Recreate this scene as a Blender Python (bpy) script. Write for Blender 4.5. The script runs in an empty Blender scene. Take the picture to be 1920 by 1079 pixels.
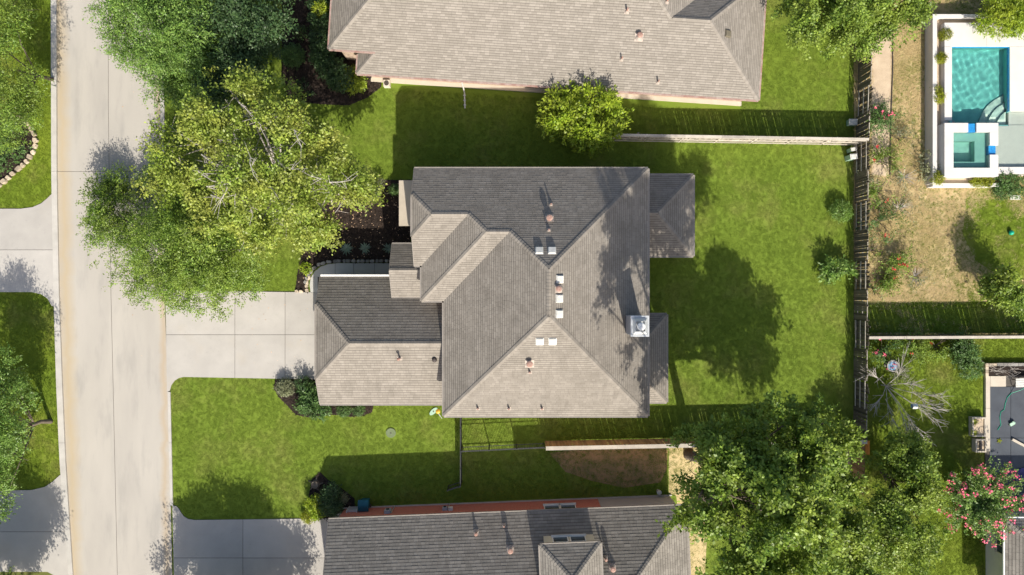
import bpy, math, random
import numpy as np
from mathutils import Vector, Matrix

# ---------------------------------------------------------------- camera, sky, sun, exposure
SC = bpy.context.scene
H = 49.0            # drone height, metres
F = 1280.0          # focal length in photo pixels
cam = bpy.data.cameras.new('camera'); cam_o = bpy.data.objects.new('camera', cam)
SC.collection.objects.link(cam_o); SC.camera = cam_o
cam_o.location = (0, 0, H); cam_o.rotation_euler = (0, 0, 0)
cam.sensor_fit = 'HORIZONTAL'; cam.sensor_width = 36.0; cam.lens = 24.0
cam.clip_start = 0.5; cam.clip_end = 4000

SUN = Vector((0.315, -1.26, 1.0)).normalized()
W = bpy.data.worlds.new('World'); SC.world = W; W.use_nodes = True
wn = W.node_tree.nodes; wl = W.node_tree.links
sky = wn.new('ShaderNodeTexSky'); sky.sky_type = 'NISHITA'; sky.sun_disc = False
sky.sun_elevation = math.asin(SUN.z); sky.sun_rotation = math.atan2(SUN.x, SUN.y)
sky.air_density = 1.0; sky.dust_density = 2.8; sky.ozone_density = 0.5
bg = wn['Background']; bg.inputs['Strength'].default_value = 0.115
wl.new(sky.outputs['Color'], bg.inputs['Color'])
sl = bpy.data.lights.new('sun', 'SUN'); sl.energy = 4.7; sl.angle = math.radians(0.55); sl.color = (1.0, 0.94, 0.83)
sl.cycles.is_caustics_light = True
so = bpy.data.objects.new('sun', sl); SC.collection.objects.link(so); so.location = (20, -60, 60)
so.rotation_euler = SUN.to_track_quat('Z', 'Y').to_euler()
SC.view_settings.view_transform = 'Standard'; SC.view_settings.look = 'None'
SC.view_settings.exposure = 0.56; SC.view_settings.gamma = 1.0; SC.view_settings.use_curve_mapping = False

# ---------------------------------------------------------------- coordinates
S = F / H
CX, CY = 960.0, 539.5
def G(px, py, z=0.0):            # survey grid (ground-level pixels) -> metres
    return Vector(((px - CX) / S, (CY - py) / S, z))
def P(px, py, z=0.0):            # a spot seen in the photo whose height is known
    k = (H - z) / F
    return Vector(((px - CX) * k, (CY - py) * k, z))
def RW(rpx, z): return rpx / F * (H - z)

# ---------------------------------------------------------------- objects
def link(o): SC.collection.objects.link(o); return o
def tag(o, label=None, cat=None, group=None, kind=None):
    if label: o['label'] = label
    if cat: o['category'] = cat
    if group: o['group'] = group
    if kind: o['kind'] = kind
    return o
def wloc(o):
    v = Vector((0, 0, 0))
    while o is not None: v += o.location; o = o.parent
    return v
def thing(name, loc, label, cat, group=None):
    o = bpy.data.objects.new(name, None); o.empty_display_size = 0.3
    o.location = loc; link(o); tag(o, label, cat, group); return o
def copy_tree(o, parent=None):
    c = o.copy(); link(c)
    if parent is not None: c.parent = parent
    for ch in o.children: copy_tree(ch, c)
    return c
def ob(name, me, parent=None, loc=None):
    o = bpy.data.objects.new(name, me); link(o)
    if parent is not None: o.parent = parent
    if loc is not None: o.location = loc
    return o

class MB:
    def __init__(s): s.v = []; s.f = []; s.mi = {}; s.m2 = None
    def add(s, vs, fs, mi=None):
        b = len(s.v)
        if mi:
            for k, q in enumerate(mi):
                if q: s.mi[len(s.f)+k] = q
        s.v += [tuple(v) for v in vs]; s.f += [tuple(b + i for i in f) for f in fs]; return s
    def box(s, x0, x1, y0, y1, z0, z1):
        x0, x1 = min(x0, x1), max(x0, x1); y0, y1 = min(y0, y1), max(y0, y1)
        return s.add([(x0,y0,z0),(x1,y0,z0),(x1,y1,z0),(x0,y1,z0),(x0,y0,z1),(x1,y0,z1),(x1,y1,z1),(x0,y1,z1)],
              [(3,2,1,0),(4,5,6,7),(0,1,5,4),(1,2,6,5),(2,3,7,6),(3,0,4,7)])
    def obox(s, c, u, v, w):      # centre and half axes
        c, u, v, w = Vector(c), Vector(u), Vector(v), Vector(w)
        return s.add([c-u-v-w, c+u-v-w, c+u+v-w, c-u+v-w, c-u-v+w, c+u-v+w, c+u+v+w, c-u+v+w],
              [(3,2,1,0),(4,5,6,7),(0,1,5,4),(1,2,6,5),(2,3,7,6),(3,0,4,7)])
    def bar(s, a, b, wd, ht, up=(0,0,1)):   # box between two points
        a, b = Vector(a), Vector(b); u = (b - a); n = u.normalized(); up = Vector(up)
        v = up.cross(n).normalized(); w = n.cross(v)
        return s.obox((a + b) / 2, u / 2, v * wd / 2, w * ht / 2)
    def prism(s, poly, z0, z1):
        poly = [(p[0], p[1]) for p in poly]
        a = sum(poly[i][0]*poly[(i+1)%len(poly)][1] - poly[(i+1)%len(poly)][0]*poly[i][1] for i in range(len(poly)))
        if a < 0: poly = poly[::-1]
        n = len(poly)
        vs = [(x, y, z0) for x, y in poly] + [(x, y, z1) for x, y in poly]
        return s.add(vs, [tuple(range(n))[::-1], tuple(range(n, 2*n))] + [(i, (i+1)%n, n+(i+1)%n, n+i) for i in range(n)])
    def tube(s, pts, rad, n=6):
        pts = [Vector(p) for p in pts]; b = len(s.v); k = len(pts)
        if not hasattr(rad, '__len__'): rad = [rad] * k
        for i, p in enumerate(pts):
            t = (pts[min(i+1, k-1)] - pts[max(i-1, 0)]).normalized()
            a = Vector((1,0,0)) if abs(t.x) < 0.8 else Vector((0,1,0))
            u = t.cross(a).normalized(); w = t.cross(u)
            for j in range(n):
                q = 2*math.pi*j/n; s.v.append(tuple(p + (u*math.cos(q) + w*math.sin(q)) * rad[i]))
        for i in range(k-1):
            for j in range(n):
                s.f.append((b+i*n+j, b+i*n+(j+1)%n, b+(i+1)*n+(j+1)%n, b+(i+1)*n+j))
        s.f.append(tuple(b+j for j in range(n))[::-1]); s.f.append(tuple(b+(k-1)*n+j for j in range(n)))
        return s
    def lathe(s, c, prof, n=16):
        b = len(s.v); k = len(prof)
        for r, z in prof:
            for j in range(n):
                q = 2*math.pi*j/n; s.v.append((c[0]+r*math.cos(q), c[1]+r*math.sin(q), c[2]+z))
        for i in range(k-1):
            for j in range(n):
                s.f.append((b+i*n+j, b+i*n+(j+1)%n, b+(i+1)*n+(j+1)%n, b+(i+1)*n+j))
        s.f.append(tuple(b+j for j in range(n))[::-1]); s.f.append(tuple(b+(k-1)*n+j for j in range(n)))
        return s
    def mesh(s, name, mat, off=Vector((0,0,0)), smooth=False):
        me = bpy.data.meshes.new(name)
        me.from_pydata([(v[0]-off.x, v[1]-off.y, v[2]-off.z) for v in s.v], [], s.f)
        if mat: me.materials.append(mat)
        if s.m2:
            me.materials.append(s.m2); ix = np.zeros(len(s.f), np.int32)
            for k, q in s.mi.items(): ix[k] = q
            me.polygons.foreach_set('material_index', ix)
        if smooth: me.polygons.foreach_set('use_smooth', [True]*len(me.polygons))
        me.update(); return me
    def build(s, name, mat, parent=None, smooth=False):
        off = wloc(parent) if parent is not None else Vector((0,0,0))
        return ob(name, s.mesh(name, mat, off, smooth), parent)

def quads_np(name, V, mat, parent, nv=4, kind=None):
    """V: (n*nv,3) array of n separate nv-gons."""
    off = np.array(wloc(parent)) if parent is not None else np.zeros(3)
    V = (V - off).astype(np.float32); n = len(V) // nv
    me = bpy.data.meshes.new(name)
    me.vertices.add(len(V)); me.vertices.foreach_set('co', V.ravel())
    me.loops.add(len(V)); me.loops.foreach_set('vertex_index', np.arange(len(V), dtype=np.int32))
    me.polygons.add(n); me.polygons.foreach_set('loop_start', np.arange(0, len(V), nv, dtype=np.int32))
    me.materials.append(mat); me.update(calc_edges=True); me.validate()
    o = ob(name, me, parent)
    if kind: o['kind'] = kind
    return o

# ---------------------------------------------------------------- materials
class NT:
    def __init__(s, name):
        s.m = bpy.data.materials.new(name); s.m.use_nodes = True; s.t = s.m.node_tree; s.t.nodes.clear()
        s.pos = s.n('ShaderNodeNewGeometry'); s.obi = None
    def n(s, typ, **kw):
        nd = s.t.nodes.new(typ)
        for k, v in kw.items(): setattr(nd, k, v)
        return nd
    def put(s, sock, v):
        if isinstance(v, bpy.types.NodeSocket): s.t.links.new(v, sock)
        elif v is not None:
            if isinstance(v, (tuple, list)) and len(v) == 3 and sock.type == 'RGBA': v = (*v, 1)
            sock.default_value = v
    def math(s, op, a, b=None, c=None, clamp=False):
        nd = s.n('ShaderNodeMath', operation=op, use_clamp=clamp); s.put(nd.inputs[0], a)
        if b is not None: s.put(nd.inputs[1], b)
        if c is not None: s.put(nd.inputs[2], c)
        return nd.outputs[0]
    def mix(s, f, a, b, blend='MIX'):
        nd = s.n('ShaderNodeMix', data_type='RGBA', blend_type=blend); s.put(nd.inputs['Factor'], f)
        s.put(nd.inputs[6], a); s.put(nd.inputs[7], b); return nd.outputs[2]
    def noise(s, scale, detail=4, rough=0.55, stretch=None, off=None, dist=0):
        v = s.pos.outputs['Position']
        if stretch or off:
            mp = s.n('ShaderNodeMapping'); s.put(mp.inputs['Vector'], v)
            if stretch: mp.inputs['Scale'].default_value = stretch
            if off: mp.inputs['Location'].default_value = off
            v = mp.outputs[0]
        nd = s.n('ShaderNodeTexNoise'); s.put(nd.inputs['Vector'], v)
        nd.inputs['Scale'].default_value = scale; nd.inputs['Detail'].default_value = detail
        nd.inputs['Roughness'].default_value = rough; nd.inputs['Distortion'].default_value = dist
        return nd.outputs['Fac']
    def ramp(s, f, lo, hi):
        nd = s.n('ShaderNodeMapRange'); s.put(nd.inputs[0], f); nd.inputs[1].default_value = lo; nd.inputs[2].default_value = hi
        return nd.outputs[0]
    def rand(s):
        if s.obi is None: s.obi = s.n('ShaderNodeObjectInfo')
        return s.math('FRACT', s.math('ADD', s.pos.outputs['Random Per Island'], s.obi.outputs['Random']))
    def scale(s, col, f): # multiply colour by a scalar socket
        cm = s.n('ShaderNodeVectorMath', operation='SCALE'); s.put(cm.inputs[0], col); s.put(cm.inputs['Scale'], f); return cm.outputs[0]
    def finish(s, col, rough=0.8, spec=0.3, metal=0, bump=None, bstr=0.3, bdist=0.02, trans=0.0, tcol=None):
        b = s.n('ShaderNodeBsdfPrincipled'); s.put(b.inputs['Base Color'], col); s.put(b.inputs['Roughness'], rough)
        b.inputs['Specular IOR Level'].default_value = spec; b.inputs['Metallic'].default_value = metal
        if bump is not None:
            bp = s.n('ShaderNodeBump'); bp.inputs['Strength'].default_value = bstr; bp.inputs['Distance'].default_value = bdist
            s.put(bp.inputs['Height'], bump); s.put(b.inputs['Normal'], bp.outputs[0])
        out = s.n('ShaderNodeOutputMaterial'); sh = b.outputs[0]
        if trans:
            t = s.n('ShaderNodeBsdfTranslucent'); s.put(t.inputs[0], tcol if tcol is not None else col)
            mx = s.n('ShaderNodeMixShader'); mx.inputs[0].default_value = trans
            s.put(mx.inputs[1], sh); s.put(mx.inputs[2], t.outputs[0]); sh = mx.outputs[0]
        s.put(out.inputs[0], sh); return s.m

def basic(name, c1, c2=None, scale=1.5, rough=0.8, spec=0.3, grain=0.2, gscale=25, rnd=0.0, bstr=0.25, metal=0, stretch=None, lo=0.3, hi=0.7, bdist=0.01):
    t = NT(name); c2 = c2 or tuple(x*0.8 for x in c1)
    col = t.mix(t.ramp(t.noise(scale, 5, stretch=stretch), lo, hi), c1, c2)
    g = t.noise(gscale, 3, 0.7)
    f = t.math('MULTIPLY_ADD', t.math('SUBTRACT', g, 0.5), grain*2, 1.0)
    if rnd: f = t.math('MULTIPLY', f, t.math('MULTIPLY_ADD', t.math('SUBTRACT', t.rand(), 0.5), rnd*2, 1.0))
    return t.finish(t.scale(col, f), rough, spec, metal, g if bstr else None, bstr, bdist)

def leaf_mat(name, ca, cb, cc, patch=0.5, rough=0.45, spec=0.35, trans=0.34):
    t = NT(name); r = t.rand()
    col = t.mix(t.ramp(r, 0.15, 0.85), ca, cb)
    nz = t.ramp(t.noise(0.55, 3), 0.38, 0.66)
    col = t.mix(t.math('MULTIPLY', nz, patch), col, cc)
    f = t.math('MULTIPLY_ADD', t.math('SUBTRACT', t.math('FRACT', t.math('MULTIPLY', r, 7.13)), 0.5), 0.35, 1.0)
    f = t.math('MULTIPLY', f, t.math('MULTIPLY_ADD', t.ramp(t.noise(1.5, 2), 0.35, 0.65), 0.55, 0.70))
    col = t.scale(col, f)
    tc = t.mix(0.5, col, t.mix(1.0, col, (1.0, 1.0, 0.35), 'MULTIPLY'))
    return t.finish(col, rough, spec, trans=trans, tcol=tc)

def lawn_mat(name, a, b, dry, dryamt=(0.5, 0.75), fine=60):
    t = NT(name)
    col = t.mix(t.ramp(t.noise(0.35, 4), 0.35, 0.65), a, b)
    col = t.mix(t.math('MULTIPLY', t.ramp(t.noise(0.28, 6, 0.65, off=(7, 3, 0)), *dryamt), 0.7), col, dry)
    g = t.noise(fine, 3, 0.7); g2 = t.noise(9, 4, 0.6)
    f = t.math('ADD', t.math('MULTIPLY', t.math('SUBTRACT', g, 0.5), 0.7), t.math('MULTIPLY_ADD', t.math('SUBTRACT', g2, 0.5), 0.2, 1.0))
    f = t.math('MULTIPLY', f, t.math('MULTIPLY_ADD', t.math('SUBTRACT', t.rand(), 0.5), 0.16, 1.0))
    return t.finish(t.scale(col, f), 0.75, 0.12, bump=g, bstr=0.3, bdist=0.02, trans=0.15)

def shingle_mat(name, a, b, stain, sstr=0.5, shade_band=None):
    t = NT(name); r = t.rand()
    col = t.mix(t.math('POWER', r, 1.6), a, b)
    st = t.ramp(t.noise(0.9, 5, 0.6), 0.45, 0.75); st2 = t.ramp(t.noise(2.2, 4, 0.6, stretch=(1, 0.35, 0.35)), 0.5, 0.8)
    col = t.mix(t.math('MULTIPLY', t.math('MAXIMUM', st, st2), sstr), col, stain)
    g = t.noise(70, 2, 0.7)
    if shade_band: col = t.scale(col, shade_band)
    col = t.scale(col, t.math('MULTIPLY_ADD', t.math('SUBTRACT', g, 0.5), 0.5, 1.0))
    return t.finish(col, 0.9, 0.15, bump=g, bstr=0.35, bdist=0.006)

def road_mat():
    t = NT('road_concrete')
    col = t.mix(t.ramp(t.noise(0.5, 5, stretch=(1, 0.25, 1)), 0.35, 0.7), (0.425, 0.395, 0.35), (0.365, 0.34, 0.305))
    col = t.mix(t.math('MULTIPLY', t.ramp(t.noise(0.9, 5, 0.6, stretch=(1.4, 0.3, 1), off=(3, 9, 0)), 0.52, 0.78), 0.75), col, (0.30, 0.285, 0.26))
    sp = t.n('ShaderNodeSeparateXYZ'); t.put(sp.inputs[0], t.pos.outputs['Position'])
    wob = t.math('MULTIPLY', t.math('SUBTRACT', t.noise(0.7, 4, stretch=(0.1, 1, 1)), 0.5), 0.9)
    # worn tan silt bands in both gutters (the street drifts slightly east to the south)
    y = sp.outputs[1]; x = t.math('ADD', sp.outputs[0], wob)
    xl = t.math('SUBTRACT', x, t.math('MULTIPLY_ADD', y, -0.028, -32.0))
    xr = t.math('SUBTRACT', x, t.math('MULTIPLY_ADD', y, -0.016, -25.1))
    bl = t.math('SUBTRACT', 1.0, t.math('MULTIPLY', t.math('ABSOLUTE', xl), 1.3), clamp=True)
    br = t.math('SUBTRACT', 1.0, t.math('MULTIPLY', t.math('ABSOLUTE', xr), 2.6), clamp=True)
    col = t.mix(t.math('MULTIPLY', bl, 0.8), col, (0.42, 0.335, 0.215))
    col = t.mix(t.math('MULTIPLY', br, 0.75), col, (0.40, 0.315, 0.215))
    g = t.noise(45, 3, 0.7)
    col = t.scale(col, t.math('MULTIPLY_ADD', t.math('SUBTRACT', g, 0.5), 0.16, 1.0))
    return t.finish(col, 0.85, 0.2, bump=g, bstr=0.15, bdist=0.004)

def brick_mat(name, c1, c2, mortar):
    t = NT(name); br = t.n('ShaderNodeTexBrick')
    sp = t.n('ShaderNodeSeparateXYZ'); t.put(sp.inputs[0], t.pos.outputs['Position'])
    cb = t.n('ShaderNodeCombineXYZ'); t.put(cb.inputs[0], t.math('ADD', sp.outputs[0], sp.outputs[1])); t.put(cb.inputs[1], sp.outputs[2])
    t.put(br.inputs['Vector'], cb.outputs[0])
    br.inputs['Scale'].default_value = 1.0; br.inputs['Brick Width'].default_value = 0.21; br.inputs['Row Height'].default_value = 0.075
    br.inputs['Mortar Size'].default_value = 0.008
    t.put(br.inputs['Color1'], c1); t.put(br.inputs['Color2'], c2); t.put(br.inputs['Mortar'], mortar)
    return t.finish(br.outputs['Color'], 0.85, 0.2, bump=br.outputs['Fac'], bstr=0.4, bdist=-0.01)

def water_mat(name, tint, bscale=2.0, bstr=0.35):
    t = NT(name)     # real refraction over the rippled mesh, plus the surface reflection
    rf = t.n('ShaderNodeBsdfRefraction'); t.put(rf.inputs[0], tint); rf.inputs['Roughness'].default_value = 0.0; rf.inputs['IOR'].default_value = 1.33
    gl = t.n('ShaderNodeBsdfGlossy'); gl.inputs['Roughness'].default_value = 0.02
    mx = t.n('ShaderNodeMixShader'); mx.inputs[0].default_value = 0.035; t.put(mx.inputs[1], rf.outputs[0]); t.put(mx.inputs[2], gl.outputs[0])
    out = t.n('ShaderNodeOutputMaterial'); t.put(out.inputs[0], mx.outputs[0]); return t.m

M = {}
def stained(name, a, b, dark, tan):
    t = NT(name); col = t.mix(t.ramp(t.noise(0.7, 5), 0.3, 0.7), a, b)
    col = t.mix(t.math('MULTIPLY', t.ramp(t.noise(1.7, 6, 0.7, off=(2, 5, 0)), 0.58, 0.78), 0.35), col, dark)
    col = t.mix(t.math('MULTIPLY', t.ramp(t.noise(6, 3, 0.5, off=(9, 1, 0)), 0.70, 0.76), 0.55), col, dark)
    col = t.mix(t.math('MULTIPLY', t.ramp(t.noise(0.45, 4, 0.6, off=(4, 8, 0)), 0.55, 0.75), 0.45), col, tan)
    g = t.noise(40, 3, 0.7); r = t.math('MULTIPLY_ADD', t.math('SUBTRACT', t.rand(), 0.5), 0.10, 1.0)
    col = t.scale(col, t.math('MULTIPLY', r, t.math('MULTIPLY_ADD', t.math('SUBTRACT', g, 0.5), 0.2, 1.0)))
    return t.finish(col, 0.85, 0.2, bump=g, bstr=0.15, bdist=0.004)
M['road'] = road_mat()
M['concrete'] = stained('pale_concrete', (0.435, 0.41, 0.375), (0.38, 0.358, 0.328), (0.29, 0.275, 0.25), (0.41, 0.365, 0.30))
M['curb'] = basic('curb_concrete', (0.50, 0.475, 0.435), (0.40, 0.38, 0.345), 1.2, 0.85, 0.2, 0.12, 30, bstr=0.15)
M['walk'] = basic('walk_concrete', (0.50, 0.49, 0.46), (0.42, 0.41, 0.39), 1.0, 0.85, 0.2, 0.12, 30, rnd=0.06)
M['joint'] = basic('joint_filler', (0.10, 0.09, 0.08), None, 2, 0.9)
M['dirt'] = basic('bare_soil', (0.42, 0.26, 0.13), (0.25, 0.19, 0.09), 0.8, 0.95, 0.1, 0.35, 30, bstr=0.5)
M['path'] = basic('decomposed_granite', (0.56, 0.45, 0.32), (0.44, 0.34, 0.24), 1.4, 0.95, 0.1, 0.3, 22, bstr=0.5, bdist=0.02)
M['mulch'] = basic('dark_mulch', (0.045, 0.034, 0.028), (0.028, 0.021, 0.018), 3, 0.95, 0.1, 0.7, 18, bstr=1.0, bdist=0.03)
M['chip'] = basic('mulch_chip', (0.06, 0.043, 0.033), (0.025, 0.019, 0.016), 3, 0.9, 0.1, 0.3, 20, rnd=0.6)
M['lawn'] = lawn_mat('mown_lawn', (0.172, 0.240, 0.030), (0.152, 0.222, 0.026), (0.245, 0.25, 0.065))
M['lawn_b'] = lawn_mat('bright_lawn', (0.20, 0.265, 0.026), (0.155, 0.225, 0.022), (0.29, 0.255, 0.085))
M['far'] = lawn_mat('rough_grass', (0.16, 0.17, 0.045), (0.12, 0.145, 0.035), (0.25, 0.21, 0.09))
M['straw'] = lawn_mat('dry_grass', (0.62, 0.49, 0.27), (0.52, 0.41, 0.20), (0.30, 0.28, 0.08), (0.52, 0.8), 45)
SHM = {'sh_main': ('weathered_shingle', (0.235, 0.210, 0.180), (0.280, 0.252, 0.218), (0.145, 0.129, 0.11), 0.6), 'sh_north': ('tan_shingle', (0.235, 0.211, 0.182), (0.305, 0.275, 0.240), (0.20, 0.18, 0.155), 0.4), 'sh_south': ('grey_shingle', (0.230, 0.210, 0.183), (0.295, 0.270, 0.236), (0.145, 0.132, 0.114), 0.6)}
SHADE_BAND = {}
for k_, v_ in SHM.items():
    M[k_] = shingle_mat(*v_); SHADE_BAND[M[k_].name] = shingle_mat(v_[0]+'_shade_band', *v_[1:], shade_band=0.6)  # darker band paints the shade and grime between courses into the colour
M['deck'] = basic('roof_felt', (0.09, 0.08, 0.07), None, 2, 0.9)
M['trim'] = basic('cream_trim', (0.62, 0.57, 0.48), (0.56, 0.51, 0.43), 1, 0.6, 0.3, 0.05, 20, bstr=0)
M['white'] = basic('white_paint', (0.78, 0.77, 0.74), (0.70, 0.69, 0.66), 2, 0.5, 0.4, 0.05, 20, bstr=0)
M['ventw'] = basic('white_vent_metal', (0.66, 0.65, 0.61), (0.50, 0.49, 0.45), 5, 0.6, 0.3, 0.12, 20, bstr=0)
M['pipe'] = basic('rust_pipe', (0.27, 0.145, 0.11), (0.42, 0.28, 0.23), 6, 0.7, 0.3, 0.2, 30)
M['lead'] = basic('lead_flashing', (0.40, 0.34, 0.29), (0.32, 0.27, 0.235), 5, 0.6, 0.4, 0.2, 30)
M['darkmetal'] = basic('dark_metal', (0.05, 0.045, 0.045), (0.08, 0.06, 0.05), 4, 0.5, 0.5, 0.2, 30)
M['iron'] = basic('black_iron', (0.03, 0.03, 0.032), (0.05, 0.05, 0.05), 8, 0.35, 0.6, 0.1, 30)
M['zinc'] = basic('zinc_cap', (0.62, 0.63, 0.63), (0.52, 0.53, 0.53), 3, 0.4, 0.5, 0.08, 20, metal=0.3, bstr=0)
M['gutter'] = basic('taupe_gutter', (0.27, 0.24, 0.21), (0.22, 0.2, 0.175), 3, 0.6, 0.3, 0.08, 20, bstr=0)
M['drain'] = basic('mossy_drain', (0.17, 0.21, 0.12), (0.13, 0.17, 0.08), 6, 0.8, 0.2, 0.2, 30)
M['siding'] = basic('grey_siding', (0.36, 0.36, 0.37), (0.31, 0.31, 0.32), 2, 0.7, 0.3, 0.08, 20, bstr=0)
M['brick'] = brick_mat('red_brick', (0.52, 0.13, 0.09), (0.42, 0.105, 0.075), (0.48, 0.34, 0.28))
M['brick_tan'] = brick_mat('tan_brick', (0.42, 0.30, 0.22), (0.36, 0.25, 0.18), (0.50, 0.46, 0.40))
M['stucco'] = basic('cream_siding', (0.56, 0.53, 0.42), (0.50, 0.475, 0.375), 1, 0.8, 0.2, 0.06, 30)
M['greywall'] = basic('grey_board_wall', (0.40, 0.375, 0.36), (0.35, 0.33, 0.32), 1, 0.8, 0.2, 0.08, 30)
M['glass'] = basic('window_glass', (0.035, 0.05, 0.055), (0.05, 0.065, 0.07), 1, 0.06, 0.6, 0.05, 4, bstr=0)
M['door'] = basic('painted_door', (0.20, 0.11, 0.06), None, 2, 0.5, 0.3)
M['wood_g'] = basic('weathered_wood', (0.185, 0.155, 0.115), (0.115, 0.10, 0.075), 2.5, 0.85, 0.15, 0.25, 30, rnd=0.30, stretch=(1,1,0.2))
M['wood_b'] = basic('brown_wood', (0.33, 0.215, 0.115), (0.24, 0.155, 0.085), 2.5, 0.85, 0.15, 0.25, 30, rnd=0.25, stretch=(1,1,0.2))
M['wood_l'] = basic('bleached_wood', (0.50, 0.455, 0.385), (0.38, 0.34, 0.29), 2.0, 0.85, 0.15, 0.2, 30, rnd=0.2)
M['stone'] = basic('edging_stone', (0.52, 0.42, 0.30), (0.42, 0.36, 0.28), 2.5, 0.85, 0.2, 0.3, 14, rnd=0.3, bstr=0.6, bdist=0.03)
M['stone_g'] = basic('grey_stone', (0.30, 0.285, 0.26), (0.22, 0.21, 0.19), 2.5, 0.85, 0.2, 0.3, 14, rnd=0.3, bstr=0.6, bdist=0.03)
M['bark'] = basic('grey_bark', (0.17, 0.14, 0.11), (0.11, 0.09, 0.07), 4, 0.9, 0.1, 0.3, 20, bstr=0.6)
M['bark_w'] = basic('pale_bark', (0.50, 0.46, 0.42), (0.33, 0.30, 0.265), 5, 0.8, 0.15, 0.25, 20, bstr=0.4)
M['deckw'] = basic('white_pool_deck', (0.62, 0.595, 0.565), (0.55, 0.53, 0.505), 1.2, 0.8, 0.2, 0.05, 40, bstr=0.1)
M['plaster'] = basic('pool_plaster', (0.25, 0.60, 0.54), (0.19, 0.50, 0.46), 2.5, 0.7, 0.2, 0.10, 12, bstr=0)
M['spa_pl'] = basic('spa_plaster', (0.38, 0.60, 0.51), (0.32, 0.52, 0.45), 1.5, 0.7, 0.2, 0.10, 12, bstr=0)
M['shelf'] = basic('tanning_shelf', (0.66, 0.70, 0.62), (0.60, 0.64, 0.57), 1.5, 0.7, 0.2, 0.08, 14, bstr=0)
M['water_c'] = water_mat('clear_water', (0.95, 0.985, 0.98, 1), 1.6, 0.3)
M['tileblue'] = basic('blue_glass_tile', (0.02, 0.16, 0.45), (0.03, 0.30, 0.62), 9, 0.12, 0.6, 0.3, 14, bstr=0)
M['water'] = water_mat('pool_water', (0.80, 0.97, 0.955, 1), 1.6, 0.5)
M['bluegrey'] = basic('bluegrey_patio', (0.075, 0.085, 0.10), (0.055, 0.062, 0.075), 1.2, 0.7, 0.3, 0.15, 20, rnd=0.1)  # one even dark blue-grey over the whole paved area
M['coping'] = basic('sand_coping', (0.55, 0.49, 0.40), (0.48, 0.42, 0.34), 1.5, 0.8, 0.2, 0.15, 25)
M['bin'] = basic('teal_plastic', (0.012, 0.115, 0.15), (0.010, 0.09, 0.12), 2, 0.45, 0.4, 0.05, 20, bstr=0)
M['greenp'] = basic('pale_green_plastic', (0.36, 0.52, 0.40), (0.30, 0.45, 0.34), 2, 0.6, 0.3, 0.06, 20, bstr=0)
M['ball'] = basic('green_rubber', (0.0, 0.36, 0.22), (0.0, 0.30, 0.19), 2, 0.45, 0.4, 0.03, 20, bstr=0)
M['hose'] = basic('green_hose', (0.02, 0.36, 0.22), None, 3, 0.4, 0.4, 0.05, 20, bstr=0)
M['bluep'] = basic('blue_paint', (0.20, 0.34, 0.52), None, 3, 0.6, 0.3, 0.1, 20, bstr=0)
M['orange'] = basic('orange_stained_wood', (0.62, 0.27, 0.055), (0.54, 0.22, 0.05), 3, 0.75, 0.2, 0.15, 20, rnd=0.1)
M['yellow'] = basic('yellow_plastic', (0.65, 0.42, 0.05), None, 3, 0.5, 0.3, 0.05, 20, bstr=0)
M['meter'] = basic('grey_meter_box', (0.40, 0.43, 0.46), None, 3, 0.5, 0.4, 0.06, 20, bstr=0)
M['cloth'] = basic('purple_cloth', (0.10, 0.09, 0.24), (0.07, 0.06, 0.16), 3, 0.8, 0.2, 0.2, 20)
M['litter'] = basic('dry_leaf', (0.48, 0.30, 0.17), (0.62, 0.45, 0.32), 6, 0.8, 0.15, 0.1, 20, rnd=0.35, bstr=0)
M['pink'] = basic('pink_petals', (0.90, 0.11, 0.22), (0.80, 0.20, 0.27), 4, 0.7, 0.2, 0.1, 20, rnd=0.35, bstr=0)
M['red'] = basic('red_petals', (0.60, 0.04, 0.05), None, 4, 0.7, 0.2, 0.1, 20, rnd=0.3, bstr=0)
M['lf_oak'] = leaf_mat('live_oak_leaf', (0.115, 0.225, 0.042), (0.23, 0.345, 0.07), (0.18, 0.30, 0.06), 0.5, spec=0.4)
M['lf_elm'] = leaf_mat('elm_leaf', (0.11, 0.205, 0.028), (0.23, 0.335, 0.05), (0.25, 0.31, 0.055), 0.5, spec=0.4)
M['lf_dark'] = leaf_mat('dark_leaf', (0.045, 0.095, 0.034), (0.09, 0.150, 0.052), (0.065, 0.12, 0.045), 0.4)
M['lf_syc'] = leaf_mat('sycamore_leaf', (0.18, 0.275, 0.034), (0.29, 0.38, 0.06), (0.40, 0.35, 0.085), 0.45, spec=0.4)
M['lf_ash'] = leaf_mat('ash_leaf', (0.115, 0.205, 0.034), (0.22, 0.315, 0.048), (0.32, 0.38, 0.06), 0.55, spec=0.3)
M['lf_bri'] = leaf_mat('bright_leaf', (0.19, 0.30, 0.018), (0.32, 0.42, 0.03), (0.36, 0.38, 0.05), 0.5)
M['lf_shrub'] = leaf_mat('shrub_leaf', (0.07, 0.15, 0.04), (0.14, 0.24, 0.07), (0.12, 0.20, 0.05), 0.5)
M['lf_lime'] = leaf_mat('lime_hedge_leaf', (0.20, 0.24, 0.012), (0.30, 0.32, 0.02), (0.26, 0.30, 0.02), 0.5)
M['lf_pale'] = leaf_mat('pale_leaf', (0.21, 0.24, 0.13), (0.30, 0.31, 0.19), (0.25, 0.26, 0.14), 0.4)
M['lf_agave'] = leaf_mat('silver_leaf', (0.20, 0.29, 0.21), (0.28, 0.36, 0.26), (0.24, 0.31, 0.23), 0.3)
# ---------------------------------------------------------------- roofs
RNG = random.Random(5)
PITCH = 0.55
def gp(gx, gy, eave, d): return G(gx, gy, eave + PITCH * d / S)

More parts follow.
